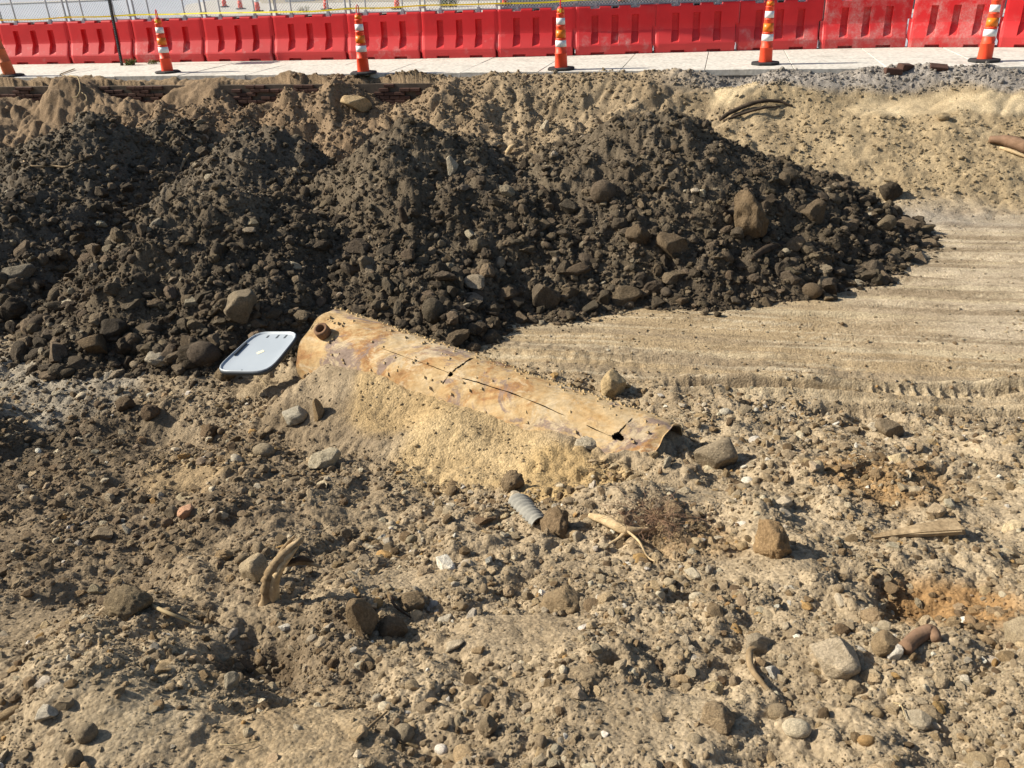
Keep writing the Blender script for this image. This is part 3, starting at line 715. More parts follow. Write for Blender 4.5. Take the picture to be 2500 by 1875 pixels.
put_cone(26, 187, (-.10, .02), 'faded plain orange channelizer leaning at the left edge of the sidewalk', g1, kind=1, sc=1.06)
put_cone(410, 178, (.03, 0), 'orange striped channelizer just right of the thin black post', g1, rz=1.3, sticker=True)
put_cone(888, 180, (.015, 0), 'second striped channelizer from the black post, loop handle seen open', g1)
put_cone(1370, 170, (.005, 0), 'middle striped channelizer with grey dirty bands and yellow sticker', g1, rz=1.45, sticker=True)
put_cone(1868, 157, (-.01, 0), 'fourth striped channelizer on a tilted black base, right of centre', g1, rz=.5)
put_cone(2402, 150, (.05, 0), 'rightmost striped channelizer leaning right beside the broken kerb gravel', g1, rz=1.0)
g2 = 'distant channelizers across the road'
fl = ['leftmost distant channelizer on the far pavement corner', 'second distant channelizer on the far pavement corner', 'third distant channelizer on the far corner, brighter orange', 'distant channelizer left of the second near channelizer', 'distant channelizer right of the second near channelizer', 'distant channelizer at the edge of the dark strip', 'distant channelizer on the dark strip behind the middle of the fence']
for (px, py), lb in zip([(549, 17), (588, 22), (630, 28), (797, 23), (970, 22), (1233, 13), (1516, 5)], fl):
    put_cone(px, py, (0, 0), lb, g2, z=ROAD_Z + .03, kind=0, sc=1.15, rz=random.uniform(0, 1))
# portable sign stand far off: dark upright on a white foot
p = up(673, 29, ROAD_Z + .03); e = empty('sign_stand', tuple(p)); tag(e, 'distant dark sign stand on a white foot beyond the fence', 'sign stand')
MB().tube([(0, 0, .05), (-.05, 0, 2.4)], .06, 8).build('pole', M['post'], e)
MB().box(-.55, .55, -.35, .35, 0, .06).build('foot', M['white_band'], e)
MB().box(-.5, .5, -.02, .02, 1.8, 2.8).build('panel', M['white_band'], e)
p = up(735, 3, ROAD_Z + .03); e = empty('barricade', tuple(p)); tag(e, 'distant white barricade foot with red trim at the top edge', 'barricade')
MB().box(-1.1, 1.0, -.3, .3, 0, .22).build('foot', M['white_band'], e); MB().box(1.0, 3.2, -.1, .1, .05, .16).build('rail', M['handle'], e)
MB().box(-.9, .9, -.03, .03, .22, 1.1).build('board', M['white_band'], e)

# ------------------------------------------------------------------ perforated sign post
p = up(298, 160, WALK_Z); e = empty('sign_post', tuple(p), ang); tag(e, 'thin black perforated steel post rising out of the picture at left', 'post')
Mt = Matrix.Rotation(.05, 4, 'Y')
MB().box(-.026, .026, -.026, .026, -.1, 2.75, Mt).build('post', M['post'], e)
hl = MB()
for k in range(68): hl.box(-.006, .006, -.0275, -.0262, .06 + k * .04 - .006, .06 + k * .04 + .006, Mt)
tag(hl.build('punched_holes', M['galv'], e), kind='stuff')
MB().box(-.006, .006, -.30, .30, 2.05, 2.70, Mt).build('sign_panel', M['galv'], e)

# weeds at the post and the joint
def weed(px, py, n, h, label, mats=('weed', 'dry'), name='weed', spread=.12, z=WALK_Z):
    p = up(px, py, z) if z is not None else hit(px, py); e = empty(name, tuple(p)); tag(e, label, 'weed')
    for mi, mname in enumerate(mats):
        mb = MB()
        for k in range(n if mi == 0 else n // 2):
            a = random.uniform(0, 6.28); r = random.uniform(.3, 1) * spread; hh = h * random.uniform(.4, 1.1); w = random.uniform(.004, .009); b = Vector((random.uniform(-.5, .5) * spread, random.uniform(-.4, .4) * spread, 0))
            t = b + Vector((math.cos(a) * r, math.sin(a) * r * .7, hh)); mid = (b + t) / 2 + Vector((0, 0, hh * .25)); sd = Vector((-math.sin(a), math.cos(a), 0)) * w
            mb.add([b - sd, b + sd, mid + sd * 1.3, mid - sd * 1.3, t], [(0, 1, 2, 3), (3, 2, 4)])
        tag(mb.build('leaf_blades' if mi == 0 else 'dry_blades', M[mname], e), kind='stuff')
weed(318, 159, 70, .16, 'small green weed growing at the foot of the black post', spread=.22)
weed(372, 156, 30, .12, 'sparse dry weed in the sidewalk joint left of a channelizer', spread=.2)
weed(1096, 17, 160, 1.0, 'green shrub on the far verge seen through the fence', ('weed', 'weed'), 'shrub', .9, ROAD_Z + .02)
weed(740, 30, 40, .35, 'green weed tuft on the far kerb behind the fence', spread=.6, z=ROAD_Z + .02)

# ------------------------------------------------------------------ rusty pipe half buried in the floor
def pipe_mat():
    mt, n, l, b = new_mat('rusty_dirty_steel', .85, .15)
    tc = n.new('ShaderNodeTexCoord'); mp = n.new('ShaderNodeMapping'); mp.inputs['Scale'].default_value = (.7, 1, 1); l.new(tc.outputs['Object'], mp.inputs[0])
    def nz(sc, d=6, r=.65): q = N(n, 'ShaderNodeTexNoise', Scale=sc, Detail=d, Roughness=r, Distortion=.6); l.new(mp.outputs[0], q.inputs['Vector']); return q.outputs[0]
    c = ramp(n, l, nz(2.6, 8, .7), [(.30, (.17, .11, .085)), (.40, (.36, .195, .08)), (.48, (.47, .32, .155)), (.58, (.52, .39, .22)), (.72, (.45, .265, .095))])
    c = mixc(n, l, ramp(n, l, nz(1.7, 9, .75), [(.53, (0, 0, 0)), (.575, (.85, .85, .85))]), c, (.225, .17, .15))
    c = mixc(n, l, ramp(n, l, nz(4.3, 10, .8), [(.52, (0, 0, 0)), (.58, (.9, .9, .9))]), c, (.54, .43, .275))
    c = mixc(n, l, 1.0, c, ramp(n, l, nz(30, 5), [(.3, (.75, .73, .7)), (.7, (1.15, 1.15, 1.15))]), 'MULTIPLY')
    l.new(c, b.inputs['Base Color'])
    bp = N(n, 'ShaderNodeBump', Strength=.6, Distance=.02); l.new(nz(9, 10, .75), bp.inputs['Height']); l.new(bp.outputs[0], b.inputs['Normal'])
    return mt
M['pipe'] = pipe_mat(); M['rust_dark'] = noise_mat('dark_rust', (.13, .075, .045), (.24, .14, .08), 14, .9, .15, .5, 60)
pax = (PB - PA); plen = float(np.linalg.norm(pax)); pax = pax / plen
ph = np.cross([0, 0, 1], pax); ph /= np.linalg.norm(ph); pv = np.cross(pax, ph)      # ph points away from camera, pv up
PO = np.array([PA[0], PA[1], 0.])
pipe = empty('rusty_pipe', tuple(PO)); tag(pipe, 'large rusty ochre steel pipe lying half buried across the middle of the pit', 'pipe')
def on_pipe(s, th, r=PR): return PA + pax * s + r * (math.cos(th) * ph + math.sin(th) * pv)
def pipe_sth(px, py):
    d = ray(px, py); o = np.array([0, 0, CAM_H]) - PA
    dp = d - pax * (d @ pax); op = o - pax * (o @ pax); A = dp @ dp; B = 2 * dp @ op; C = op @ op - PR * PR; q = B * B - 4 * A * C
    t = (-B - math.sqrt(max(q, 0))) / (2 * A); p = o + d * t
    return float(p @ pax), math.atan2(p @ pv, p @ ph)
holes = [pipe_sth(1100, 912) + (.024,), pipe_sth(1508, 1063) + (.036,)]
ns, nt = 420, 300; sv = np.linspace(0, plen, ns); tv_ = np.linspace(0, 2 * math.pi, nt, endpoint=False)
SS, TT = np.meshgrid(sv, tv_, indexing='ij')
rr_ = PR + .010 * fbm(SS * 1.5, TT * 1.2, 101, 2) + .004 * pnoise(SS * 9, TT * 5, 103)
rr_ = rr_ - .035 * np.exp(-((SS - .1) / .25) ** 2) * np.exp(-((TT - 2.2) / .5) ** 2)
rr_ = rr_ * (1 - .03 * np.exp(-((SS - plen) / .05) ** 2))
endj = .03 * pnoise(TT * 2.2, TT * 0 + 4.1, 105) * (SS > plen - .02) + .03 * pnoise(TT * 2.2, TT * 0 + 9.1, 106) * (SS < .02)
def ring(rad):
    P = PA - PO + (SS + endj)[..., None] * pax + rad[..., None] * (np.cos(TT)[..., None] * ph + np.sin(TT)[..., None] * pv); return P.reshape(-1, 3)
V = np.concatenate([ring(rr_), ring(rr_ - .014)]); Fq = []; nn_ = ns * nt
def inhole(i, j):
    s_, t_ = sv[i], tv_[j] if tv_[j] < math.pi else tv_[j] - 2 * math.pi
    for hs, ht, hr in holes:
        rag = 1 + .10 * math.sin(3 * math.atan2((t_ - ht) * PR, s_ - hs) + 1)
        if math.hypot((s_ - hs) / (1.4 if hr > .03 else 1), (t_ - ht) * PR) < hr * rag: return True
    return False
for i in range(ns - 1):
    for j in range(nt):
        if inhole(i, j): continue
        a, b, c, d = i * nt + j, i * nt + (j + 1) % nt, (i + 1) * nt + (j + 1) % nt, (i + 1) * nt + j
        Fq.append((a, b, c, d)); Fq.append((a + nn_, d + nn_, c + nn_, b + nn_))
for i in (0, ns - 1):
    for j in range(nt): a, b = i * nt + j, i * nt + (j + 1) % nt; Fq.append((a, a + nn_, b + nn_, b) if i else (a, b, b + nn_, a + nn_))
o = mk('shell', V, Fq, M['pipe'], pipe, True)
def crack(pxs, w, name='crack', mat='void', lift=.003, half=None):
    pts = [pipe_sth(*p) for p in pxs]; pts = spline([np.array(p + (0,)) for p in pts], 10); mb = MB(); k = len(pts); L = []
    for i, p in enumerate(pts):
        rad = PR + .010 * float(fbm(p[0] * 1.5, p[1] * 1.2, 101, 2)) + .004 * float(pnoise(p[0] * 9, p[1] * 5, 103)) + lift
        dx = pts[min(i + 1, k - 1)] - pts[max(i - 1, 0)]; t2 = np.array([-dx[1] * PR, dx[0]]); 
        nn2 = np.array([-dx[1], dx[0] / PR]); nl = math.hypot(nn2[0], nn2[1] * PR); nn2 /= nl
        ww = w * (1 if 0 < i < k - 1 else .1) * max(.12, .75 + 1.1 * float(pnoise(p[0] * 9, p[1] * 9 + w * 500, 107)))
        jit = random.uniform(-.25, .25) * w
        for sg in (-1, 1): L.append(on_pipe(p[0] + nn2[0] * (ww * sg / 2 + jit), p[1] + nn2[1] * (ww * sg / 2 + jit), rad) - PO)
    mb.add(L, [(2 * i, 2 * i + 1, 2 * i + 3, 2 * i + 2) for i in range(k - 1)])
    return mb.build(name, M[mat], pipe)
crack([(1104, 908), (1128, 891), (1158, 874)], .020)
crack([(1095, 910), (1060, 896), (990, 872), (930, 850)], .005)
crack([(1125, 922), (1180, 938), (1250, 962), (1320, 990), (1380, 1016)], .008)
crack([(1430, 1038), (1470, 1055), (1495, 1066)], .008)
crack([(1508, 1058), (1525, 1040), (1545, 1020)], .010)
crack([(1093, 918), (1080, 938)], .006)
# threaded boss near the far end
bs, bt = pipe_sth(790, 812); bc = on_pipe(bs, bt, PR - .02); bn = np.cos(bt) * ph + np.sin(bt) * pv
mb = MB(); prof = [(.040, .0), (.070, .0), (.073, .03), (.068, .05), (.072, .055), (.070, .085), (.062, .09), (.045, .09), (.040, .07), (.038, .01)]; n_ = 20
Mb = Matrix.Translation(Vector(bc - PO)) @ Vector(bn).to_track_quat('Z', 'Y').to_matrix().to_4x4()
mb.lathe(prof, n_); mb.v = [tuple(Mb @ Vector(q)) for q in mb.v]
boss = mb.build('threaded_boss', M['rust_dark'], pipe, True)
mb = MB().lathe([(.041, .0), (.041, .02), (.0, .02)], 16); mb.v = [tuple(Mb @ Vector(q)) for q in mb.v]; mb.build('bore', M['void'], boss)
# crumbs of earth stuck along the back of the pipe
cr = MB()
for k in range(420):
    s_ = random.uniform(.0, plen * .98); t_ = random.gauss(1.12, .18) if random.random() < .75 else random.uniform(.9, 2.6); r_ = random.uniform(.006, .026)
    c_ = on_pipe(s_, t_, PR + r_ * .1) - PO
    q = [Vector((random.uniform(.6, 1.2), 0, 0)) for _ in range(6)]
    vs = [c_ + r_ * np.array(d) * random.uniform(.6, 1.3) for d in ((1, 0, 0), (0, 1, 0), (-1, 0, 0), (0, -1, 0), (0, 0, .7), (0, 0, -.7))]
    cr.add(vs, [(0, 1, 4), (1, 2, 4), (2, 3, 4), (3, 0, 4), (1, 0, 5), (2, 1, 5), (3, 2, 5), (0, 3, 5)])
M['crumb'] = noise_mat('tan_crumbs', (.34, .24, .12), (.46, .34, .18), 9, 1, .05)
tag(cr.build('earth_crumbs', M['crumb'], pipe), kind='stuff')
# earth plugging the open near end
mb = MB(); ng = 14
pl = []
for i in range(ng):
    for j in range(28):
        rr2 = (PR - .03) * i / (ng - 1); t_ = 2 * math.pi * j / 28
        off = -.10 - .10 * max(0, math.sin(t_)) * i / (ng - 1) + random.uniform(-.015, .015)
        pl.append(PA + pax * (plen + off) + rr2 * (math.cos(t_) * ph + math.sin(t_) * pv) - PO)
mb.add(pl, [(i * 28 + j, i * 28 + (j + 1) % 28, (i + 1) * 28 + (j + 1) % 28, (i + 1) * 28 + j) for i in range(ng - 1) for j in range(28)])
mb.build('earth_plug', M['crumb'], pipe, True)

# ------------------------------------------------------------------ grey bin lid
M['lid'] = noise_mat('grey_lid_plastic', (.33, .37, .405), (.37, .41, .44), 2, .32, .5, .03, 30)
M['lid_dark'] = plain('dark_grey_plastic', (.05, .06, .07), .5, .4)
M['label'] = plain('cream_sticker', (.75, .70, .48), .7)
lw, ll = .56, .70; lc = np.array([-2.46, 7.44, .37])
_lm = Matrix.Rotation(-.31, 3, 'Z') @ Matrix.Rotation(.14, 3, 'X') @ Matrix.Rotation(-.10, 3, 'Y')
ux, uy, uz = [np.array(_lm.col[i]) for i in range(3)]
lid = bpy.data.objects.new('bin_lid', None); lid.empty_display_size = .1; link(lid)
ml = Matrix.Identity(4)
for i in range(3): ml[i][0], ml[i][1], ml[i][2], ml[i][3] = ux[i], uy[i], uz[i], lc[i]
lid.matrix_world = ml; tag(lid, 'grey plastic bin lid propped against the left end of the rusty pipe', 'bin lid')
hw, hl_ = lw / 2 * 1.04, ll / 2 * 1.04
def rrect(sx, sy, p=5.0, n=48, taper=.0):
    out = []
    for k in range(n):
        a = 2 * math.pi * k / n; c, s = math.cos(a), math.sin(a)
        r = (abs(c) ** p + abs(s) ** p) ** (-1 / p); y = r * s * sy; out.append((r * c * sx * (1 - taper * (y / sy)), y))
    return out
rings = [(1.0, -.036), (1.0, .004), (.992, .010), (.968, .010), (.955, -.004), (.90, -.008), (.6, -.010), (.25, -.010)]
V = []; n_ = 48
for k, z in rings: V += [(x, y, z) for x, y in rrect(hw * k, hl_ * k, 5 if k > .8 else 4, n_, .08)]
Fq = [(i * n_ + j, i * n_ + (j + 1) % n_, (i + 1) * n_ + (j + 1) % n_, (i + 1) * n_ + j) for i in range(len(rings) - 1) for j in range(n_)] + [tuple((len(rings) - 1) * n_ + j for j in range(n_))]
V += [(x, y, -.03) for x, y in rrect(hw * .93, hl_ * .93, 5, n_, .08)]; q = len(rings) * n_
Fq += [tuple(q + j for j in range(n_))[::-1]] + [(j, q + j, q + (j + 1) % n_, (j + 1) % n_)[::-1] for j in range(n_)]
mk('panel', V, Fq, M['lid'], lid, True)
sk = [(x, y, z) for z, k in ((-.040, 1.006), (.000, 1.008), (.000, .99), (-.040, .988)) for x, y in rrect(hw * k, hl_ * k, 5, n_, .08)]
mk('rim_skirt', sk, [(i * n_ + j, i * n_ + (j + 1) % n_, ((i + 1) % 4) * n_ + (j + 1) % n_, ((i + 1) % 4) * n_ + j) for i in range(4) for j in range(n_)], M['lid_dark'], lid, True)
for (x, y, w, h) in ((-.30, .80, .05, .10), (.10, .80, .05, .14), (.42, .80, .05, .14), (-.05, -.9, .04, .06), (-.86, .1, .02, .5)):
    MB().box(x * hw - w * hw / 1.2, x * hw + w * hw / 1.2, y * hl_ - h * hl_ / 1.6, y * hl_ + h * hl_ / 1.6, -.014, .0155 if abs(y) > .9 or abs(x) > .85 else -.008).build('slot', M['lid_dark'], lid)
MB().box(-.035, .035, -.022, .022, -.012, -.0075, Matrix.Rotation(.9, 4, 'Z')).build('sticker', M['label'], lid)

# ------------------------------------------------------------------ timber, roots and scraps
def P3(px, py, dz=0.0):
    p = hit(px, py); return p + np.array([0, 0, dz])
def wood(name, label, cat, pts, rad, mat, n=8, jit=.25, k=6, flat=1., group=None, seed=0):
    pts = [np.asarray(p) for p in pts]; base = pts[0].copy(); sp = spline([p - base for p in pts], k)
    r = np.interp(np.linspace(0, 1, len(sp)), np.linspace(0, 1, len(rad)), rad)
    o = MB().tube(sp, list(r), n, True, jit, seed, flat).build(name, M[mat], None, True); o.location = base; tag(o, label, cat, group); return o
def lift(p, px, py, back=0.):
    """a point above p: same distance from the camera plane (plus back), seen at the pixel"""
    return aty(px, py, p[1] + back)
# upright broken branch
b0 = P3(655, 1468); br = empty('broken_branch', tuple(b0)); tag(br, 'bent broken branch standing upright in the rubble at left of centre', 'branch')
def sub(parent, name, pts, rad, mat, n=8, jit=.2, k=6, flat=1., seed=0):
    base = np.array(parent.location); sp = spline([np.asarray(p) - base for p in pts], k); r = np.interp(np.linspace(0, 1, len(sp)), np.linspace(0, 1, len(rad)), rad)
    return MB().tube(sp, list(r), n, True, jit, seed, flat).build(name, M[mat], parent, True)
sub(br, 'stem', [b0 - np.array([0, 0, .05]), lift(b0, 657, 1425), lift(b0, 668, 1390), lift(b0, 695, 1352), lift(b0, 738, 1312, .03)], [.050, .040, .038, .034, .012], 'wood', 11, .7)
sub(br, 'side_limb', [lift(b0, 668, 1385), lift(b0, 700, 1375, .01), lift(b0, 740, 1372, .04), lift(b0, 785, 1385, .05)], [.034, .022, .018, .006], 'wood', 9, .6)
sub(br, 'split_strand', [b0 + np.array([.03, -.02, -.04]), lift(b0, 672, 1428, -.03), lift(b0, 684, 1392, -.03), lift(b0, 706, 1360, -.02), lift(b0, 728, 1335, 0)], [.030, .024, .022, .018, .006], 'wood_pale', 6, .6, seed=3)
sub(br, 'split_strand', [lift(b0, 668, 1400, .02), lift(b0, 690, 1345, .03), lift(b0, 722, 1305, .05)], [.016, .016, .004], 'wood', 6, .6, seed=4)
sub(br, 'bark_flap', [lift(b0, 700, 1376, .0), lift(b0, 735, 1362, .02), lift(b0, 765, 1372, .05)], [.010, .016, .004], 'dark_root', 6, .6, seed=5)
sub(br, 'splinter', [lift(b0, 662, 1450), lift(b0, 655, 1430), lift(b0, 652, 1405)], [.020, .016, .004], 'wood', 6, .3)
# root clump with hair roots
r0 = P3(1440, 1272); rc = empty('root_clump', tuple(r0)); tag(rc, 'pale broken root with a tuft of reddish hair roots', 'root')
q1, q2, q3 = P3(1480, 1288, .05), P3(1530, 1312, .05), P3(1590, 1305, .04)
sub(rc, 'root_stem', [r0 + np.array([0, 0, .04]), q1, q2, q3], [.018, .034, .030, .010], 'wood_pale', 9, .3)
sub(rc, 'root_limb', [q2, P3(1510, 1322, .02), P3(1485, 1330, .0)], [.016, .012, .008], 'wood_pale', 7, .3)
sub(rc, 'root_limb', [q2, P3(1560, 1340, .05), P3(1580, 1365, .02), P3(1600, 1375, .01)], [.009, .007, .006, .004], 'wood_pale', 6, .2)
hb = MB(); rb = np.array(rc.location)
for k in range(150):
    a = q3 + np.array([random.gauss(.03, .08), random.gauss(.04, .09), random.uniform(0, .06)]); d = np.array([random.gauss(0, 1), random.gauss(0, .8), random.uniform(.1, .9)]); d /= np.linalg.norm(d)
    L = random.uniform(.06, .22); b = a + d * L * .5 + np.array([random.gauss(0, .03), random.gauss(0, .03), 0]); c = b + d * L * .5 + np.array([random.gauss(0, .05), random.gauss(0, .05), -.04])
    hb.tube([p - rb for p in spline([a, b, c], 3)], .0014, 3, False)
tag(hb.build('hair_roots', M['bark'], rc), kind='stuff')
# split board
b0, b1 = P3(2130, 1322, .03), P3(2340, 1302, .05)
bd = empty('split_board', tuple(b0)); tag(bd, 'grey-tan split board lying on the rubble at right', 'board')
dv = b1 - b0; L = np.linalg.norm(dv); dv /= L; sd = np.cross([0, 0, 1], dv); sd /= np.linalg.norm(sd); upb = np.cross(dv, sd)
for t0, t1, w0, w1, off, h, nm in ((0, 1, .012, .055, .0, .020, 'plank'), (.25, .97, .006, .02, -.045, .013, 'splinter'), (.6, 1.03, .01, .016, .042, .016, 'splinter')):
    vs = []
    for t, w in ((t0, w0), ((t0 + t1) / 2, (w0 + w1) / 2 * 1.1), (t1, w1)):
        for sx, sz in ((-1, -1), (1, -1), (1, 1), (-1, 1)):
            vs.append(dv * L * (t + random.uniform(-.02, .02)) + sd * (w * sx + off * (t1 if t > t0 else .3)) + upb * (h * sz * (.4 + .6 * t)) + np.array([0, 0, .012 * math.sin(t * 3)]))
    mk(nm, vs, [(0, 1, 2, 3)[::-1], (8, 9, 10, 11)] + [(i * 4 + j, i * 4 + (j + 1) % 4, i * 4 + 4 + (j + 1) % 4, i * 4 + 4 + j) for i in range(2) for j in range(4)], M['wood'], bd)
wood('cut_stick', 'short thick brown peeled stick beside a white rock at lower right', 'stick', [P3(2205, 1597, .03), P3(2235, 1577, .05), P3(2268, 1563, .05), P3(2285, 1568, .01)], [.030, .032, .030, .020], 'bark', 10, .06)
wood('curved_branch', 'thin curved branch arching over stones at lower right', 'branch', [P3(1850, 1590, .03), P3(1828, 1612, .05), P3(1832, 1648, .04), P3(1858, 1680, .03), P3(1905, 1715, .0)], [.010, .015, .014, .011, .005], 'wood', 8, .3)
wood('root_strand', 'dark exposed root strand arching across the tan bank at right', 'root', [P3(1757, 300, .05), P3(1790, 280, .06), P3(1850, 262, .09), P3(1900, 258, .07), P3(1935, 262, .02)], [.03, .04, .035, .03, .015], 'dark_root', 7, .5)
wood('root_strand', 'lower dark root running beside the arching root on the bank', 'root', [P3(1765, 300, .03), P3(1815, 288, .08), P3(1865, 275, .08), P3(1905, 266, .04)], [.018, .025, .022, .010], 'dark_root', 7, .5)
wood('log', 'reddish brown broken log on the bank at the right edge', 'log', [P3(2412, 350, .06), P3(2455, 358, .08), P3(2500, 372, .08), P3(2540, 384, .05)], [.05, .09, .11, .10], 'bark', 10, .35)
wood('log_splinter', 'pale splinter under the broken log at the right edge', 'splinter', [P3(2440, 365, .03), P3(2470, 378, .05), P3(2510, 392, .04)], [.02, .03, .02], 'wood_pale', 7, .4)
wood('twig', 'forked thin root lying across the far left dark mound', 'twig', [P3(58, 396, .02), P3(80, 410, .03), P3(130, 410, .03), P3(165, 412, .03), P3(190, 398, .03), P3(226, 390, .02)], [.010, .016, .018, .016, .013, .006], 'wood', 6, .3)
wood('twig', 'short dark twig on the front of the left dark mound crest', 'twig', [P3(440, 420, .02), P3(452, 400, .06), P3(465, 382, .05)], [.02, .03, .025], 'wood', 7, .2)
wood('twig', 'long thin stick against the half buried brown rock at lower left', 'twig', [P3(320, 1467, .05), P3(400, 1502, .03), P3(480, 1527, .01)], [.006, .010, .006], 'dry', 6, .2)
wood('twig', 'thin stick lying diagonally at the bottom left of centre', 'twig', [P3(870, 1812, .01), P3(905, 1780, .015), P3(945, 1742, .01)], [.008, .007, .004], 'wood', 6, .2)
wood('twig', 'dark bent twig beside the brown clods below the root branch', 'twig', [P3(955, 1468, .04), P3(968, 1492, .03), P3(1005, 1512, .01)], [.007, .008, .004], 'dark_root', 6, .2)
wood('twig', 'pale grass stalk at the bottom left slope', 'twig', [P3(538, 1822, .01), P3(580, 1828, .02), P3(632, 1815, .015)], [.003, .003, .002], 'dry', 5, 0)
wood('twig', 'thin dry stalk leaning on stones at bottom right', 'twig', [P3(2180, 1720, .01), P3(2195, 1740, .04), P3(2207, 1765, .03)], [.003, .003, .002], 'dry', 5, 0)
wood('twig', 'thin straw stalk above the orange hollow at right', 'twig', [P3(2130, 1387, .01), P3(2160, 1400, .03), P3(2182, 1420, .01)], [.003, .003, .002], 'dry', 5, 0)
wood('twig', 'thin twig sticking up from the near rubble at lower left of centre', 'twig', [P3(512, 1525, .0), lift(P3(512, 1525), 508, 1500), lift(P3(512, 1525), 512, 1485)], [.004, .004, .002], 'wood', 5, 0)
wood('twig', 'thin curved wire lying at the corner of the grey bin lid', 'wire', [lift(P3(612, 918), 612, 912, -.02), P3(640, 930, .01), P3(648, 945, .01)], [.003, .003, .003], 'dry', 5, 0)
wood('stick', 'brown stick poking out of the bank above the brick footing', 'stick', [P3(624, 248, .0), lift(P3(624, 248), 645, 222, .1), lift(P3(624, 248), 684, 191, .3)], [.022, .018, .012], 'wood', 6, .2)
wood('wire', 'thin pale wire loop hanging over the bank edge at upper left', 'wire', [aty(170, 184, 19.5), aty(190, 190, 19.3), aty(196, 218, 19.0), aty(188, 236, 18.9), aty(178, 238, 18.9)], [.012] * 5, 'dry', 5, 0)
wood('wire', 'second thin wire loop beside the hanging loop on the bank', 'wire', [aty(200, 226, 19.0), aty(210, 234, 18.9), aty(212, 247, 18.8)], [.010] * 3, 'dry', 5, 0)
wood('lath', 'grey strip of wood lying on the sidewalk at upper left', 'stick', [up(147, 181, WALK_Z + .02), up(181, 168, WALK_Z + .03)], [.03, .03], 'wood', 4, .1, flat=.4)
wood('lath', 'pale thin strip on the sidewalk edge beside the grey strip', 'stick', [up(147, 183, WALK_Z + .02), up(192, 189, WALK_Z + .02)], [.02, .02], 'wood_pale', 4, .1, flat=.4)
wood('stick', 'pale tapered stick standing behind the middle dark mound', 'stick', [P3(1238, 375, .0), lift(P3(1238, 375), 1248, 360), lift(P3(1238, 375), 1258, 352)], [.05, .05, .015], 'wood_pale', 7, .1)
wood('stick', 'dark stick lying on the foot of the right mound', 'stick', [P3(1835, 635, .02), P3(1870, 620, .06), P3(1920, 605, .05)], [.03, .05, .04], 'dark_root', 7, .3)
wood('stick', 'grey stick stub poking from the middle dark mound', 'stick', [P3(987, 540, .0), lift(P3(987, 540), 982, 520), lift(P3(987, 540), 976, 505)], [.05, .05, .03], 'dark_root', 7, .2)
# corrugated hose scrap
h0 = P3(1330, 1295, .02); hs_ = []
hc = empty('hose_scrap', tuple(h0)); tag(hc, 'grey ribbed scrap of corrugated hose in the rubble below the pipe', 'hose scrap')
hp0, hp1 = P3(1262, 1228, .035), P3(1318, 1285, .02); hd = hp1 - hp0; hL = np.linalg.norm(hd); hd /= hL
hu = np.cross(hd, [0, 0, 1]); hu /= np.linalg.norm(hu); hv = np.cross(hu, hd)
V = []; n1, n2 = 60, 14
for i in range(n1):
    t = i / (n1 - 1)
    for j in range(n2):
        a = math.pi * (.12 + .76 * j / (n2 - 1)); R = (.068 + .007 * math.cos(t * 2 * math.pi * 9)) * (1 - .25 * t) * (1 if t > .1 else .7 + 3 * t)
        V.append(hp0 + hd * hL * t * (1 + .05 * math.cos(a)) + R * (math.cos(a) * hu * 1.15 + (math.sin(a) - .35) * hv) - h0)
o = mk('ribbed_wall', V, [(i * n2 + j, i * n2 + j + 1, (i + 1) * n2 + j + 1, (i + 1) * n2 + j) for i in range(n1 - 1) for j in range(n2 - 1)], M['grey_hose'], hc, True)
so = o.modifiers.new('thickness', 'SOLIDIFY'); so.thickness = .006

# ------------------------------------------------------------------ rocks and clods
def noise3(P, seed, f):
    r = np.random.default_rng(seed); out = np.zeros(len(P))
    for k in range(5):
        d = r.normal(size=3); d /= np.linalg.norm(d); out += np.sin(P @ d * f * (1 + .5 * r.random()) + r.random() * 6.28)
    return out / 5
def rock_mesh(name, seed, sub, kind, mat):
    r = np.random.default_rng(seed); bm = bmesh.new(); bmesh.ops.create_icosphere(bm, subdivisions=sub, radius=1.0)
    P = np.array([v.co[:] for v in bm.verts]); P /= np.linalg.norm(P, axis=1)[:, None]
    if kind == 'clod':
        R = 1 + .36 * noise3(P, seed, 2.1) + .24 * np.abs(noise3(P, seed + 1, 5.5)) + .10 * noise3(P, seed + 2, 11) + .08 * noise3(P, seed + 3, 23)
        Q = P * R[:, None]; ncut, lo, hi = 7, .58, .9
    elif kind == 'cobble':
        Q = P * (1 + .10 * noise3(P, seed, 2.2) + .02 * noise3(P, seed + 2, 9))[:, None]; ncut, lo, hi = 1, .85, .95
    else:
        Q = P * (1 + .15 * noise3(P, seed, 2.4))[:, None]; ncut, lo, hi = 12, .45, .80
    for _ in range(ncut):
        n = r.normal(size=3); n /= np.linalg.norm(n); d = r.uniform(lo, hi); e = Q @ n - d; k = e > 0
        Q[k] -= np.outer(e[k] * (.99 if kind != 'clod' else .8), n)
    Q *= (1 + (.05 if kind == 'stone' else .03) * noise3(Q, seed + 5, 8) + (.035 if sub > 2 else 0) * noise3(Q, seed + 6, 19) + (.02 if sub > 3 else 0) * noise3(Q, seed + 7, 41))[:, None]
    if kind == 'clod' and sub > 2:
        Q *= (1 + .05 * np.abs(noise3(Q, seed + 8, 15)) + .035 * r.normal(size=len(Q)))[:, None]
    Q -= (Q.max(0) + Q.min(0)) / 2; Q /= (Q.max(0) - Q.min(0)).mean() / 2
    for v, q in zip(bm.verts, Q): v.co = q
    me = bpy.data.meshes.new(name); bm.to_mesh(me); bm.free(); me.materials.append(mat)
    me.polygons.foreach_set('use_smooth', [kind == 'cobble' or sub > 3] * len(me.polygons)); return me
KINDS = ['clod'] * 7 + ['stone'] * 7 + ['cobble'] * 3
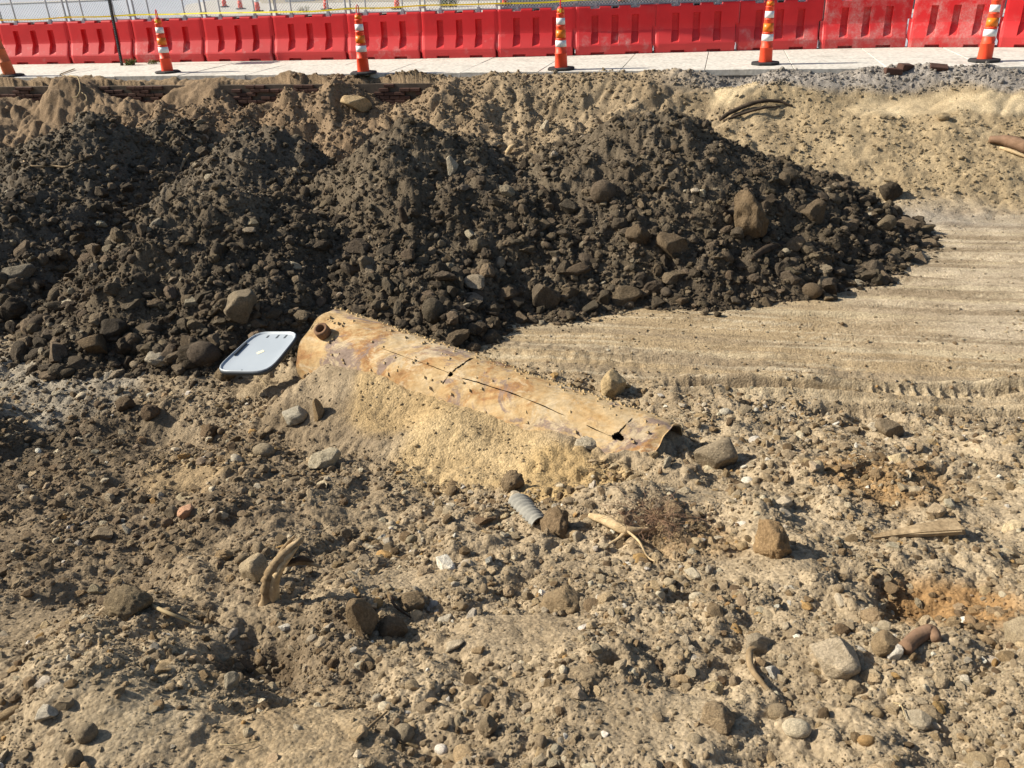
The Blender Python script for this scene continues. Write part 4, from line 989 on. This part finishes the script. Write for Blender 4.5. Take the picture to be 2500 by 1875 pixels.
HI = [rock_mesh('rock', 500 + i * 11, 4, k, M['stone']) for i, k in enumerate(KINDS)]
MID = [rock_mesh('loose_rock', 500 + i * 11, 3, k, M['stone']) for i, k in enumerate(KINDS)]
def put_rock(name, label, cat, px, py, w, h, col, kind='stone', sink=.25, rz=None, tilt=0., var=None, group=None, dy=.3, thick=None):
    p = hit(px, py + dy * h); dpt = depth(p); sw_, sh_ = w * dpt / F_PX / 2 * .93, h * dpt / F_PX / 2 * 1.08
    ks = [i for i, k in enumerate(KINDS) if k == kind]; v = ks[(var if var is not None else (px * 7 + py * 3)) % len(ks)]
    o = bpy.data.objects.new(name, HI[v]); link(o); sy_ = thick if thick else (sw_ + sh_) / 2 * .95
    o.scale = (sw_, sy_, sh_); o.rotation_euler = (random.uniform(-.15, .15), tilt, rz if rz is not None else random.choice((0, math.pi)) + random.uniform(-.3, .3))
    z = p + (np.array([0, 0, CAM_H]) - p) / np.linalg.norm(p - np.array([0, 0, CAM_H])) * (-sy_ * .2)
    o.location = (z[0], z[1], z[2] + sh_ * (1 - 2 * sink) - .10 * sh_); g_ = 1.5 if py > 900 else 1.22; o.color = (col[0] * g_, col[1] * g_ * .98, col[2] * g_ * .95, 1); tag(o, label, cat, group); return o
DK, DB, BR_, TB, GT_, PL, WH, OR = (.108, .086, .06), (.17, .13, .084), (.27, .19, .106), (.42, .305, .175), (.48, .385, .255), (.62, .53, .375), (.80, .74, .62), (.52, .33, .14)
ROCKS = [
 ('boulder', 'largest brown boulder high on the right dark mound face', 1825, 520, 100, 125, (.145, .106, .065), 'clod', .2, 2), ('boulder', 'brown wedge-shaped rock leaning right of the largest boulder', 1980, 515, 75, 52, (.125, .095, .062), 'stone', .25, 1),
 ('boulder', 'rounded grey-brown boulder on the upper middle face of the right mound', 1472, 466, 70, 56, (.13, .10, .07), 'cobble', .25, 0), ('boulder', 'angular brown boulder left of and below the largest boulder', 1640, 598, 76, 80, (.14, .105, .067), 'stone', .25, 2),
 ('boulder', 'cracked brown boulder on the lower middle of the right mound', 1556, 572, 66, 62, (.12, .09, .058), 'clod', .25, 1), ('boulder', 'long flat brown slab low on the valley between middle and right mounds', 1396, 662, 100, 42, (.12, .09, .06), 'stone', .25, 3),
 ('boulder', 'tall dark-faced block at the foot of the mounds beside the smooth track', 1330, 728, 68, 80, (.11, .088, .062), 'stone', .12, 4), ('boulder', 'wide brown boulder at the front foot of the right mound', 1528, 718, 92, 48, (.13, .10, .065), 'stone', .2, 5),
 ('boulder', 'pale flat-faced slab low on the left mound above the bin lid', 592, 748, 88, 78, (.22, .18, .125), 'stone', .15, 6), ('boulder', 'angular grey-brown rock on the lower middle mound', 1174, 600, 46, 44, (.13, .105, .072), 'stone', .25, 0),
 ('rock', 'whitish broken chunk near the top of the middle mound', 1106, 404, 34, 40, (.42, .37, .28), 'stone', .2, 1), ('boulder', 'smooth round boulder behind the middle of the rusty pipe', 1060, 756, 62, 60, (.10, .082, .058), 'cobble', .2, 1),
 ('clod', 'dark lumpy clod standing at the far right tip of the right mound', 2168, 470, 58, 46, (.07, .056, .04), 'clod', .1, 3), ('boulder', 'pale grey boulder at the left edge of the pit', 46, 668, 85, 56, (.17, .15, .115), 'stone', .2, 2),
 ('boulder', 'large dark clod at the left edge below the pale grey boulder', 32, 756, 76, 56, (.07, .056, .04), 'clod', .2, 4), ('boulder', 'brown elongated boulder at the foot of the left mound', 230, 836, 92, 50, (.135, .10, .062), 'stone', .2, 3),
 ('clod', 'big crumbly dark clod touching the upper corner of the bin lid', 492, 862, 112, 70, (.058, .046, .032), 'clod', .2, 5), ('rock', 'whitish lumpy rock between the left mound foot and the bin lid', 388, 874, 92, 36, (.34, .30, .23), 'clod', .2, 6),
 ('rock', 'brown rounded rock at the lower corner of the bin lid', 552, 912, 58, 42, (.15, .115, .072), 'clod', .15, 0), ('boulder', 'dark round boulder left of the big crumbly clod', 308, 846, 50, 54, (.065, .052, .037), 'clod', .2, 1),
 ('rock', 'dark block with flat top in the left mound foot', 280, 798, 76, 56, (.06, .05, .038), 'stone', .25, 5), ('rock', 'grey rock with white face left of the sandy pipe slope', 722, 1014, 66, 46, (.29, .265, .21), 'stone', .2, 4),
 ('rock', 'upright brown flat stone beside the grey white-faced rock', 782, 1000, 30, 56, (.24, .175, .10), 'stone', .2, 1), ('rock', 'pale pitted angular rock below the sandy pipe slope', 795, 1116, 76, 52, (.33, .29, .21), 'stone', .2, 2),
 ('rock', 'oval tan stone left of the pale pitted rock', 646, 1098, 60, 32, (.25, .205, .14), 'cobble', .2, 0), ('clod', 'dark brown clod left of the oval tan stone', 512, 1052, 62, 42, (.12, .085, .052), 'clod', .2, 2),
 ('clod', 'dark brown clod at the edge of the left shaded hollow', 308, 984, 62, 32, (.10, .074, .048), 'clod', .2, 6), ('clod', 'brown pair-forming clod right of the shaded hollow', 372, 1002, 50, 42, (.11, .08, .052), 'clod', .2, 3),
 ('brick_fragment', 'broken pink-tan brick fragment in the left rubble', 455, 1248, 44, 32, (.42, .25, .16), 'stone', .2, 6), ('boulder', 'tan angular rock touching the upright broken branch', 625, 1388, 82, 70, (.31, .25, .165), 'stone', .2, 0),
 ('boulder', 'large half-buried brown rock at left with a stick against it', 312, 1462, 128, 74, (.165, .13, .082), 'clod', .3, 3), ('clod', 'tall brown clod with sharp left face at lower centre left', 892, 1502, 88, 100, (.17, .125, .075), 'stone', .18, 1),
 ('clod', 'low brown clod joined to the right of the tall brown clod', 962, 1524, 84, 62, (.145, .108, .068), 'clod', .28, 4), ('clod', 'long brown clod above the dark bent twig', 1000, 1462, 86, 50, (.18, .135, .083), 'clod', .28, 5),
 ('boulder', 'sandy half-buried boulder in the centre foreground', 1378, 1462, 122, 84, (.22, .165, .10), 'clod', .3, 1), ('clod', 'round brown clod just below the pipe sand', 1252, 1172, 66, 58, (.17, .128, .08), 'clod', .2, 0),
 ('clod', 'rough brown clod right of the ribbed hose scrap', 1358, 1272, 86, 88, (.155, .112, .068), 'clod', .2, 2), ('boulder', 'big angular grey-tan boulder right of the open pipe end', 1742, 1104, 124, 92, (.22, .18, .125), 'stone', .2, 3),
 ('boulder', 'tall orange-tan clod standing at right of centre', 1880, 1310, 96, 124, (.24, .165, .09), 'clod', .28, 6), ('rock', 'pale cream rock in the orange soil patch at right', 2190, 1118, 58, 36, (.52, .42, .26), 'stone', .25, 5),
 ('boulder', 'brown rock casting a dark shadow left of the orange soil patch', 2168, 1046, 66, 62, (.19, .15, .10), 'stone', .22, 2), ('boulder', 'large pale angular rock at lower right beside the hollow', 2040, 1602, 112, 88, (.36, .30, .215), 'stone', .2, 4),
 ('boulder', 'brown rock right of the large pale angular rock', 2158, 1568, 78, 62, (.235, .175, .105), 'stone', .22, 0), ('boulder', 'grey-tan flat slab above the thin curved branch', 1856, 1566, 92, 56, (.27, .225, .16), 'stone', .25, 1),
 ('boulder', 'brown rounded rock at bottom right below the curved branch', 1752, 1742, 92, 76, (.235, .18, .115), 'clod', .22, 0), ('rock', 'smooth pale oblong cobble at bottom right', 1944, 1774, 74, 36, (.46, .40, .29), 'cobble', .2, 2),
 ('rock', 'bright white rock beside the peeled stick', 2180, 1588, 42, 50, (.48, .45, .39), 'stone', .25, 6), ('rock', 'white speckled rock left of the pale angular rock', 1888, 1640, 42, 34, (.40, .38, .33), 'stone', .25, 3),
 ('rock', 'brown rounded rock right of the bottom oblong cobble, topmost of three', 1900, 1736, 60, 40, (.235, .185, .12), 'cobble', .2, 0), ('brick_fragment', 'pale worn brick chunk near the right edge', 2468, 1282, 46, 38, (.55, .45, .29), 'stone', .25, 2),
 ('rock', 'tan wedge-shaped rock leaning behind the right half of the pipe', 1496, 944, 72, 72, (.38, .29, .165), 'stone', .15, 0), ('rock', 'white lumpy rock in front of the pipe hole', 1434, 1080, 72, 32, (.36, .315, .235), 'clod', .25, 3),
 ('rock', 'tan flat slab leaning on the bank below the second channelizer', 872, 258, 70, 44, (.44, .33, .19), 'stone', .1, 2), ('rock', 'whitish stone on the bank above the gap between the dark mounds', 1330, 312, 28, 30, (.42, .36, .26), 'stone', .2, 1),
 ('rock', 'dark triangular rock on top of the far left mound', 224, 298, 28, 24, (.09, .075, .055), 'stone', .15, 4), ('rock', 'square tan block on the right bank slope', 2300, 284, 34, 18, (.36, .28, .17), 'stone', .2, 5),
 ('rock', 'cream flat rock on the smooth track below the right mound', 2095, 690, 32, 14, (.45, .39, .28), 'stone', .2, 3), ('rock', 'brown stone alone on the smooth track below the right mound', 2023, 728, 30, 20, (.20, .155, .10), 'stone', .2, 6),
 ('rock', 'greyish white stone on the near edge of the wheel rut', 1770, 1005, 32, 18, (.40, .37, .30), 'cobble', .2, 1), ('rock', 'round brown stone above the lone bottom edge twig', 1192, 1768, 50, 60, (.185, .145, .095), 'clod', .2, 1),
 ('rock', 'rounded tan stone at the bottom left of centre', 985, 1786, 62, 46, (.25, .205, .14), 'cobble', .25, 1), ('rock', 'rounded brown stone at the bottom left corner', 215, 1785, 56, 48, (.21, .17, .115), 'cobble', .22, 0),
 ('rock', 'white rough stone at the bottom left', 118, 1742, 52, 36, (.40, .36, .285), 'stone', .25, 6), ('rock', 'dark rounded stone at the very bottom left', 185, 1846, 42, 46, (.17, .135, .09), 'cobble', .22, 1),
 ('rock', 'grey stone in the dark hollow at lower left', 568, 1655, 42, 46, (.27, .24, .18), 'stone', .2, 5), ('rock', 'dark brown rock at the far right hollow edge', 2130, 1500, 70, 44, (.23, .17, .105), 'clod', .22, 2),
 ('boulder', 'rough tan clod beside the small burrow hole in the foreground', 1425, 1640, 118, 66, (.27, .21, .135), 'clod', .38, 3), ('rock', 'tan rough stone cut by the right edge in the foreground', 2490, 1540, 60, 90, (.30, .245, .165), 'stone', .25, 4),
]
for nm, lb, px, py, w, h, col, kind, sink, var in ROCKS: put_rock(nm, lb, nm.replace('_', ' '), px, py, w, h, col, kind, sink, var=var)
# loose bricks at the broken sidewalk edge on the right
for k, (px, py, rz, lb) in enumerate([(2165, 163, .2, 'loose brown brick in the rubble pile at the sidewalk edge, leftmost of the pile'), (2180, 178, -.1, 'lower loose brick in the rubble pile at the sidewalk edge'), (2210, 168, .5, 'reddish loose brick at the right of the sidewalk rubble pile'), (2290, 170, -.2, 'long brown brick half set in gravel below the rightmost channelizer')]):
    p = hit(px, py); o = bpy.data.objects.new('loose_brick', bmsh[k]); link(o); o.location = (p[0], p[1], p[2] + .03); o.rotation_euler = (.2 * k - .2, .1, rz); o.scale = (1.4, 1.5, 1.6); tag(o, lb, 'brick', 'loose bricks at the sidewalk edge')

# ---- scatter: crumbs, stones and clods; the largest become objects of their own
def tint_choice(pal, w, n):
    k = rng.choice(len(pal), size=n, p=np.array(w) / sum(w)); c = np.array(pal)[k]; return c * rng.uniform(.72, 1.28, (n, 1)) * rng.uniform(.98, 1.02, (n, 3))
NC = 390000
sy = np.exp(rng.uniform(math.log(1.25), math.log(18.6), NC)); sx = rng.uniform(-1, 1, NC) * (.64 * sy + 1.6)
ok = (edge_y(sx) - sy) > .02; sx, sy = sx[ok], sy[ok]
SB = base_height(sx, sy); ST, SM, SI = mound_total(sx, sy, SB); SZ = np.where((SM > -.1), np.maximum(SB, ST), SB)
fz = floor_zone(sx, sy); scz = scoop_zone(sx, sy); se = edge_y(sx) - sy; tq, qq = pipe_tq(sx, sy)
on_m = (SM > .0) & (ST > SB - .01); fringe = (~on_m) & (SM > -.13) & (se > 4.0)
cl = pnoise(sx * 1.4, sy * 1.4, 201) + .6 * pnoise(sx * 4, sy * 4, 202)
den = np.where(sy < 7.5, np.clip(.58 + .6 * cl, .12, 1), .32 + .25 * cl)
for cx, cy, r in PATCHES: den = den * (1 - .85 * sstep(.3, .8, gauss(sx, sy, cx, cy, r, r * .75)))
sand = (tq > .05) & (tq < .9) & (qq > -1.15) & (qq < .2)
den = np.where(sand, .09, den); den = den * (1 - .85 * fz) * (1 - .96 * scz)
den = np.where((se < .6), .95, den); den = np.where((se > .5) & (se < 4) & (sx < 1.5), .85, den)
den = np.where(fringe, np.maximum(den, .30 * np.exp(SM * 14)), den); den = np.where(on_m, np.clip(.78 + .3 * cl, .25, 1), den)
inpipe = (tq > -.02) & (tq < 1.02) & (np.abs(qq) < .44); den = np.where(inpipe, 0, den)
lidx = (np.abs(sx - lc[0]) < .32) & (np.abs(sy - lc[1]) < .3); den = np.where(lidx, 0, den)
acc = rng.random(len(sx)) < den
sx, sy, SZ, SM, on_m, fringe, fz, scz, se, SI, sand, cl = [a[acc] for a in (sx, sy, SZ, SM, on_m, fringe, fz, scz, se, SI, sand, cl)]
n = len(sx); dp = sy * FW[1] + (SZ - CAM_H) * FW[2]
pxs = 1.2 * rng.random(n) ** (-1 / 1.98)                                  # diameter in pixels of a 1024-wide picture
hfrac = np.clip(SM / 1.4, 0, 1)
pxs = pxs * np.where(on_m, 1.6 - .8 * hfrac, 1.0) * np.where(cl > .2, 1.15, 1)
dia = pxs * dp / (F_PX * 1024 / 2500)
dmax = np.where(on_m, .27 - .15 * hfrac, np.where(fringe, .13, np.where(fz > .5, .04, np.where(sy > 8.5, .09, np.where(sand, .035, .092)))))
dmax = np.where((~on_m) & (sy < 3.6), .07, dmax)
dia = np.where(dia > dmax, dmax * rng.uniform(.2, 1, n) ** 1.5, dia)
dark = on_m | (fringe & (rng.random(n) < .75))
tint = np.where(dark[:, None], tint_choice([DK, (.122, .096, .066), DB, (.20, .152, .10), (.29, .235, .16), (.42, .355, .255)], [26, 24, 24, 17, 4.5, 1.6], n), tint_choice([BR_, TB, GT_, PL, WH, OR, (.21, .148, .087), (.50, .38, .23)], [22, 18, 14, 12, 4.5, 3, 12, 16], n))
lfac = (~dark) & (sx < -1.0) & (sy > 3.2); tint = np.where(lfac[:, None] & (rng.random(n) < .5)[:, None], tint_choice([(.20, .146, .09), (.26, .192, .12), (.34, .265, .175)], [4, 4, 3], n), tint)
bk = (~dark) & (sy > 8.5); tint = np.where(bk[:, None], soil_colour(sx, sy) * rng.uniform(.95, 1.5, (n, 1)), tint)
mixs = (~dark) & (rng.random(n) < .45); tint = np.where(mixs[:, None], tint * .4 + soil_colour(sx, sy) * .78, tint)
small = ((~dark) & ((dia < .022) | sand))[:, None]; tint = np.where(small, tint * .3 + soil_colour(sx, sy) * .9, tint)
kindi = np.where(rng.random(n) < np.where(dark, .55, .40), rng.integers(0, 7, n), np.where(rng.random(n) < .90, rng.integers(7, 14, n), rng.integers(14, 17, n)))
pale = tint.mean(1) > .42; kindi = np.where(pale & (kindi < 7), kindi + 7, kindi)
scl = dia[:, None] / 2 * rng.uniform(.62, 1.4, (n, 3)) * np.array([1.08, 1.0, .80]); rot = np.stack([rng.uniform(-.5, .5, n), rng.uniform(-.5, .5, n), rng.uniform(0, 6.28, n)], 1)
pos = np.stack([sx, sy, SZ + scl[:, 2] * np.where(dark, rng.uniform(-.15, .55, n), rng.uniform(-.4, .4, n))], 1)
vpx = dia / dp
# in-frame test so that the individuals are ones the picture shows
vv = pos - np.array([0, 0, CAM_H]); zc = vv @ FW; uu = (vv @ RI) / zc * F_PX + 1250; wv = -(vv @ UPV) / zc * F_PX + 937.5
inframe = (uu > 10) & (uu < 2490) & (wv > 5) & (wv < 1865)
single = np.zeros(n, bool)
CUT = (' on ', ' at ', ' beside ', ' in ', ' left of ', ' right of ', ' near ', ' above ', ' below ', ' high ', ' low ', ' between ', ' touching ', ' standing ', ' leaning ', ' behind ', ' casting ', ' with ', ' joined ', ' alone ', ' cut ', ' half set ')
LM = []
for nm, lb, px, py, *_ in ROCKS:
    k = min([lb.find(c) for c in CUT if lb.find(c) > 0] + [len(lb)]); sh = lb[:k]
    LM.append((px, py, sh if len(sh.split()) >= 3 else ' '.join(lb.split()[:7])))
cnt = {}
for q in LM: cnt[q[2]] = cnt.get(q[2], 0) + 1
LM = [q for q in LM if cnt[q[2]] == 1] + [(655, 1400, 'upright broken branch'), (1290, 1250, 'ribbed hose scrap'), (1520, 1300, 'pale root clump'), (2240, 1312, 'split board'), (2245, 1578, 'peeled stick'), (1840, 1650, 'thin curved branch'), (630, 870, 'grey bin lid'), (1508, 1066, 'pipe hole'), (560, 1640, 'dark hollow at lower left'), (1450, 1690, 'small burrow hole'), (2300, 1480, 'orange hollow')]
LXY = np.array([q[:2] for q in LM], float); ORD = ['', 'second ', 'third ', 'fourth ', 'fifth ', 'sixth ', 'seventh ', 'eighth ', 'ninth ', 'tenth ']
picked = []
def pick(mask, count):
    ids = np.nonzero(mask & inframe)[0]; picked.extend(ids[np.argsort(-vpx[ids])][:count])
pick(dark, 290); pick((~dark) & (sy < 7.5), 290)
def col_word(i):
    m_ = tint[i].mean()
    if dark[i]: return 'dark' if m_ < .10 else 'brown' if m_ < .24 else 'pale'
    return 'whitish' if m_ > .52 else 'tan' if m_ > .28 else 'brown'
buckets = {}
for i in picked:
    j = int(np.argmin((LXY[:, 0] - uu[i]) ** 2 + (LXY[:, 1] - wv[i]) ** 2)); dx, dy = uu[i] - LXY[j, 0], wv[i] - LXY[j, 1]
    dr = ('right of' if dx > 0 else 'left of') if abs(dx) > abs(dy) else ('below' if dy > 0 else 'above')
    k = 'clod' if kindi[i] < 7 else 'stone'
    buckets.setdefault((col_word(i), k, dr, j), []).append((dx * dx + dy * dy, i))
for (cw, k, dr, j), lst in buckets.items():
    for r_, (_, i) in enumerate(sorted(lst)):
        o = bpy.data.objects.new('soil_clod' if k == 'clod' else 'loose_rock', MID[kindi[i]]); COL.objects.link(o)
        o.location = pos[i]; o.rotation_euler = rot[i]; o.scale = scl[i]; o.color = (*tint[i], 1); single[i] = True
        od = ORD[min(r_, 9)] + 'nearest ' if len(lst) > 1 else ''
        tag(o, f'{od}{cw} {k} {dr} the {LM[j][2]}', 'clod' if k == 'clod' else 'rock', ('clods' if k == 'clod' else 'stones') + (' on the dark mounds' if dark[i] else ' in the near rubble'))
# the uncountable rest, one object for each kind of ground
src = bpy.data.collections.new('stone_shapes')
for i, k in enumerate(KINDS):
    src.objects.link(bpy.data.objects.new(f'shape_{i:02d}', rock_mesh('crumb', 500 + i * 11, 3, k, M['stone_inst'])))
def scatter_tree(name):
    ng_ = bpy.data.node_groups.new(name, 'GeometryNodeTree')
    ng_.interface.new_socket('Geometry', in_out='INPUT', socket_type='NodeSocketGeometry'); ng_.interface.new_socket('Geometry', in_out='OUTPUT', socket_type='NodeSocketGeometry')
    N_ = ng_.nodes; L_ = ng_.links; gi = N_.new('NodeGroupInput'); go = N_.new('NodeGroupOutput'); iop = N_.new('GeometryNodeInstanceOnPoints'); ci = N_.new('GeometryNodeCollectionInfo')
    ci.inputs['Collection'].default_value = src; ci.inputs['Separate Children'].default_value = True; ci.inputs['Reset Children'].default_value = True
    def att(nm, t): a = N_.new('GeometryNodeInputNamedAttribute'); a.data_type = t; a.inputs['Name'].default_value = nm; return a.outputs['Attribute']
    e2r = N_.new('FunctionNodeEulerToRotation'); L_.new(att('rot', 'FLOAT_VECTOR'), e2r.inputs[0])
    L_.new(gi.outputs[0], iop.inputs['Points']); L_.new(ci.outputs[0], iop.inputs['Instance']); iop.inputs['Pick Instance'].default_value = True
    L_.new(att('idx', 'INT'), iop.inputs['Instance Index']); L_.new(e2r.outputs[0], iop.inputs['Rotation']); L_.new(att('scl', 'FLOAT_VECTOR'), iop.inputs['Scale']); L_.new(iop.outputs[0], go.inputs[0])
    return ng_
STREE = scatter_tree('stone_scatter')
def stuff(name, label, cat, mask):
    k = np.nonzero(mask & ~single)[0]; me = bpy.data.meshes.new(name); me.vertices.add(len(k)); me.vertices.foreach_set('co', pos[k].astype(np.float32).ravel())
    for nm, t, fld, dat in (('rot', 'FLOAT_VECTOR', 'vector', rot[k]), ('scl', 'FLOAT_VECTOR', 'vector', scl[k]), ('idx', 'INT', 'value', kindi[k]), ('tint', 'FLOAT_COLOR', 'color', np.concatenate([tint[k], np.ones((len(k), 1))], 1))):
        a = me.attributes.new(nm, t, 'POINT'); a.data.foreach_set(fld, dat.astype(np.int32 if t == 'INT' else np.float32).ravel())
    me.materials.append(M['stone_inst']); o = link(bpy.data.objects.new(name, me)); md = o.modifiers.new('scatter', 'NODES'); md.node_group = STREE; tag(o, label, cat, kind='stuff')
    print(name, len(k))
stuff('mound_crumbs', 'dark crumbs and small clods covering the soil mounds', 'clods', dark)
stuff('bank_gravel', 'tan crumbs and gravel scattered over the far bank and track', 'gravel', (~dark) & (sy >= 8.0))
stuff('rubble', 'mixed brown and pale rubble covering the near slope', 'rubble', (~dark) & (sy < 8.0))
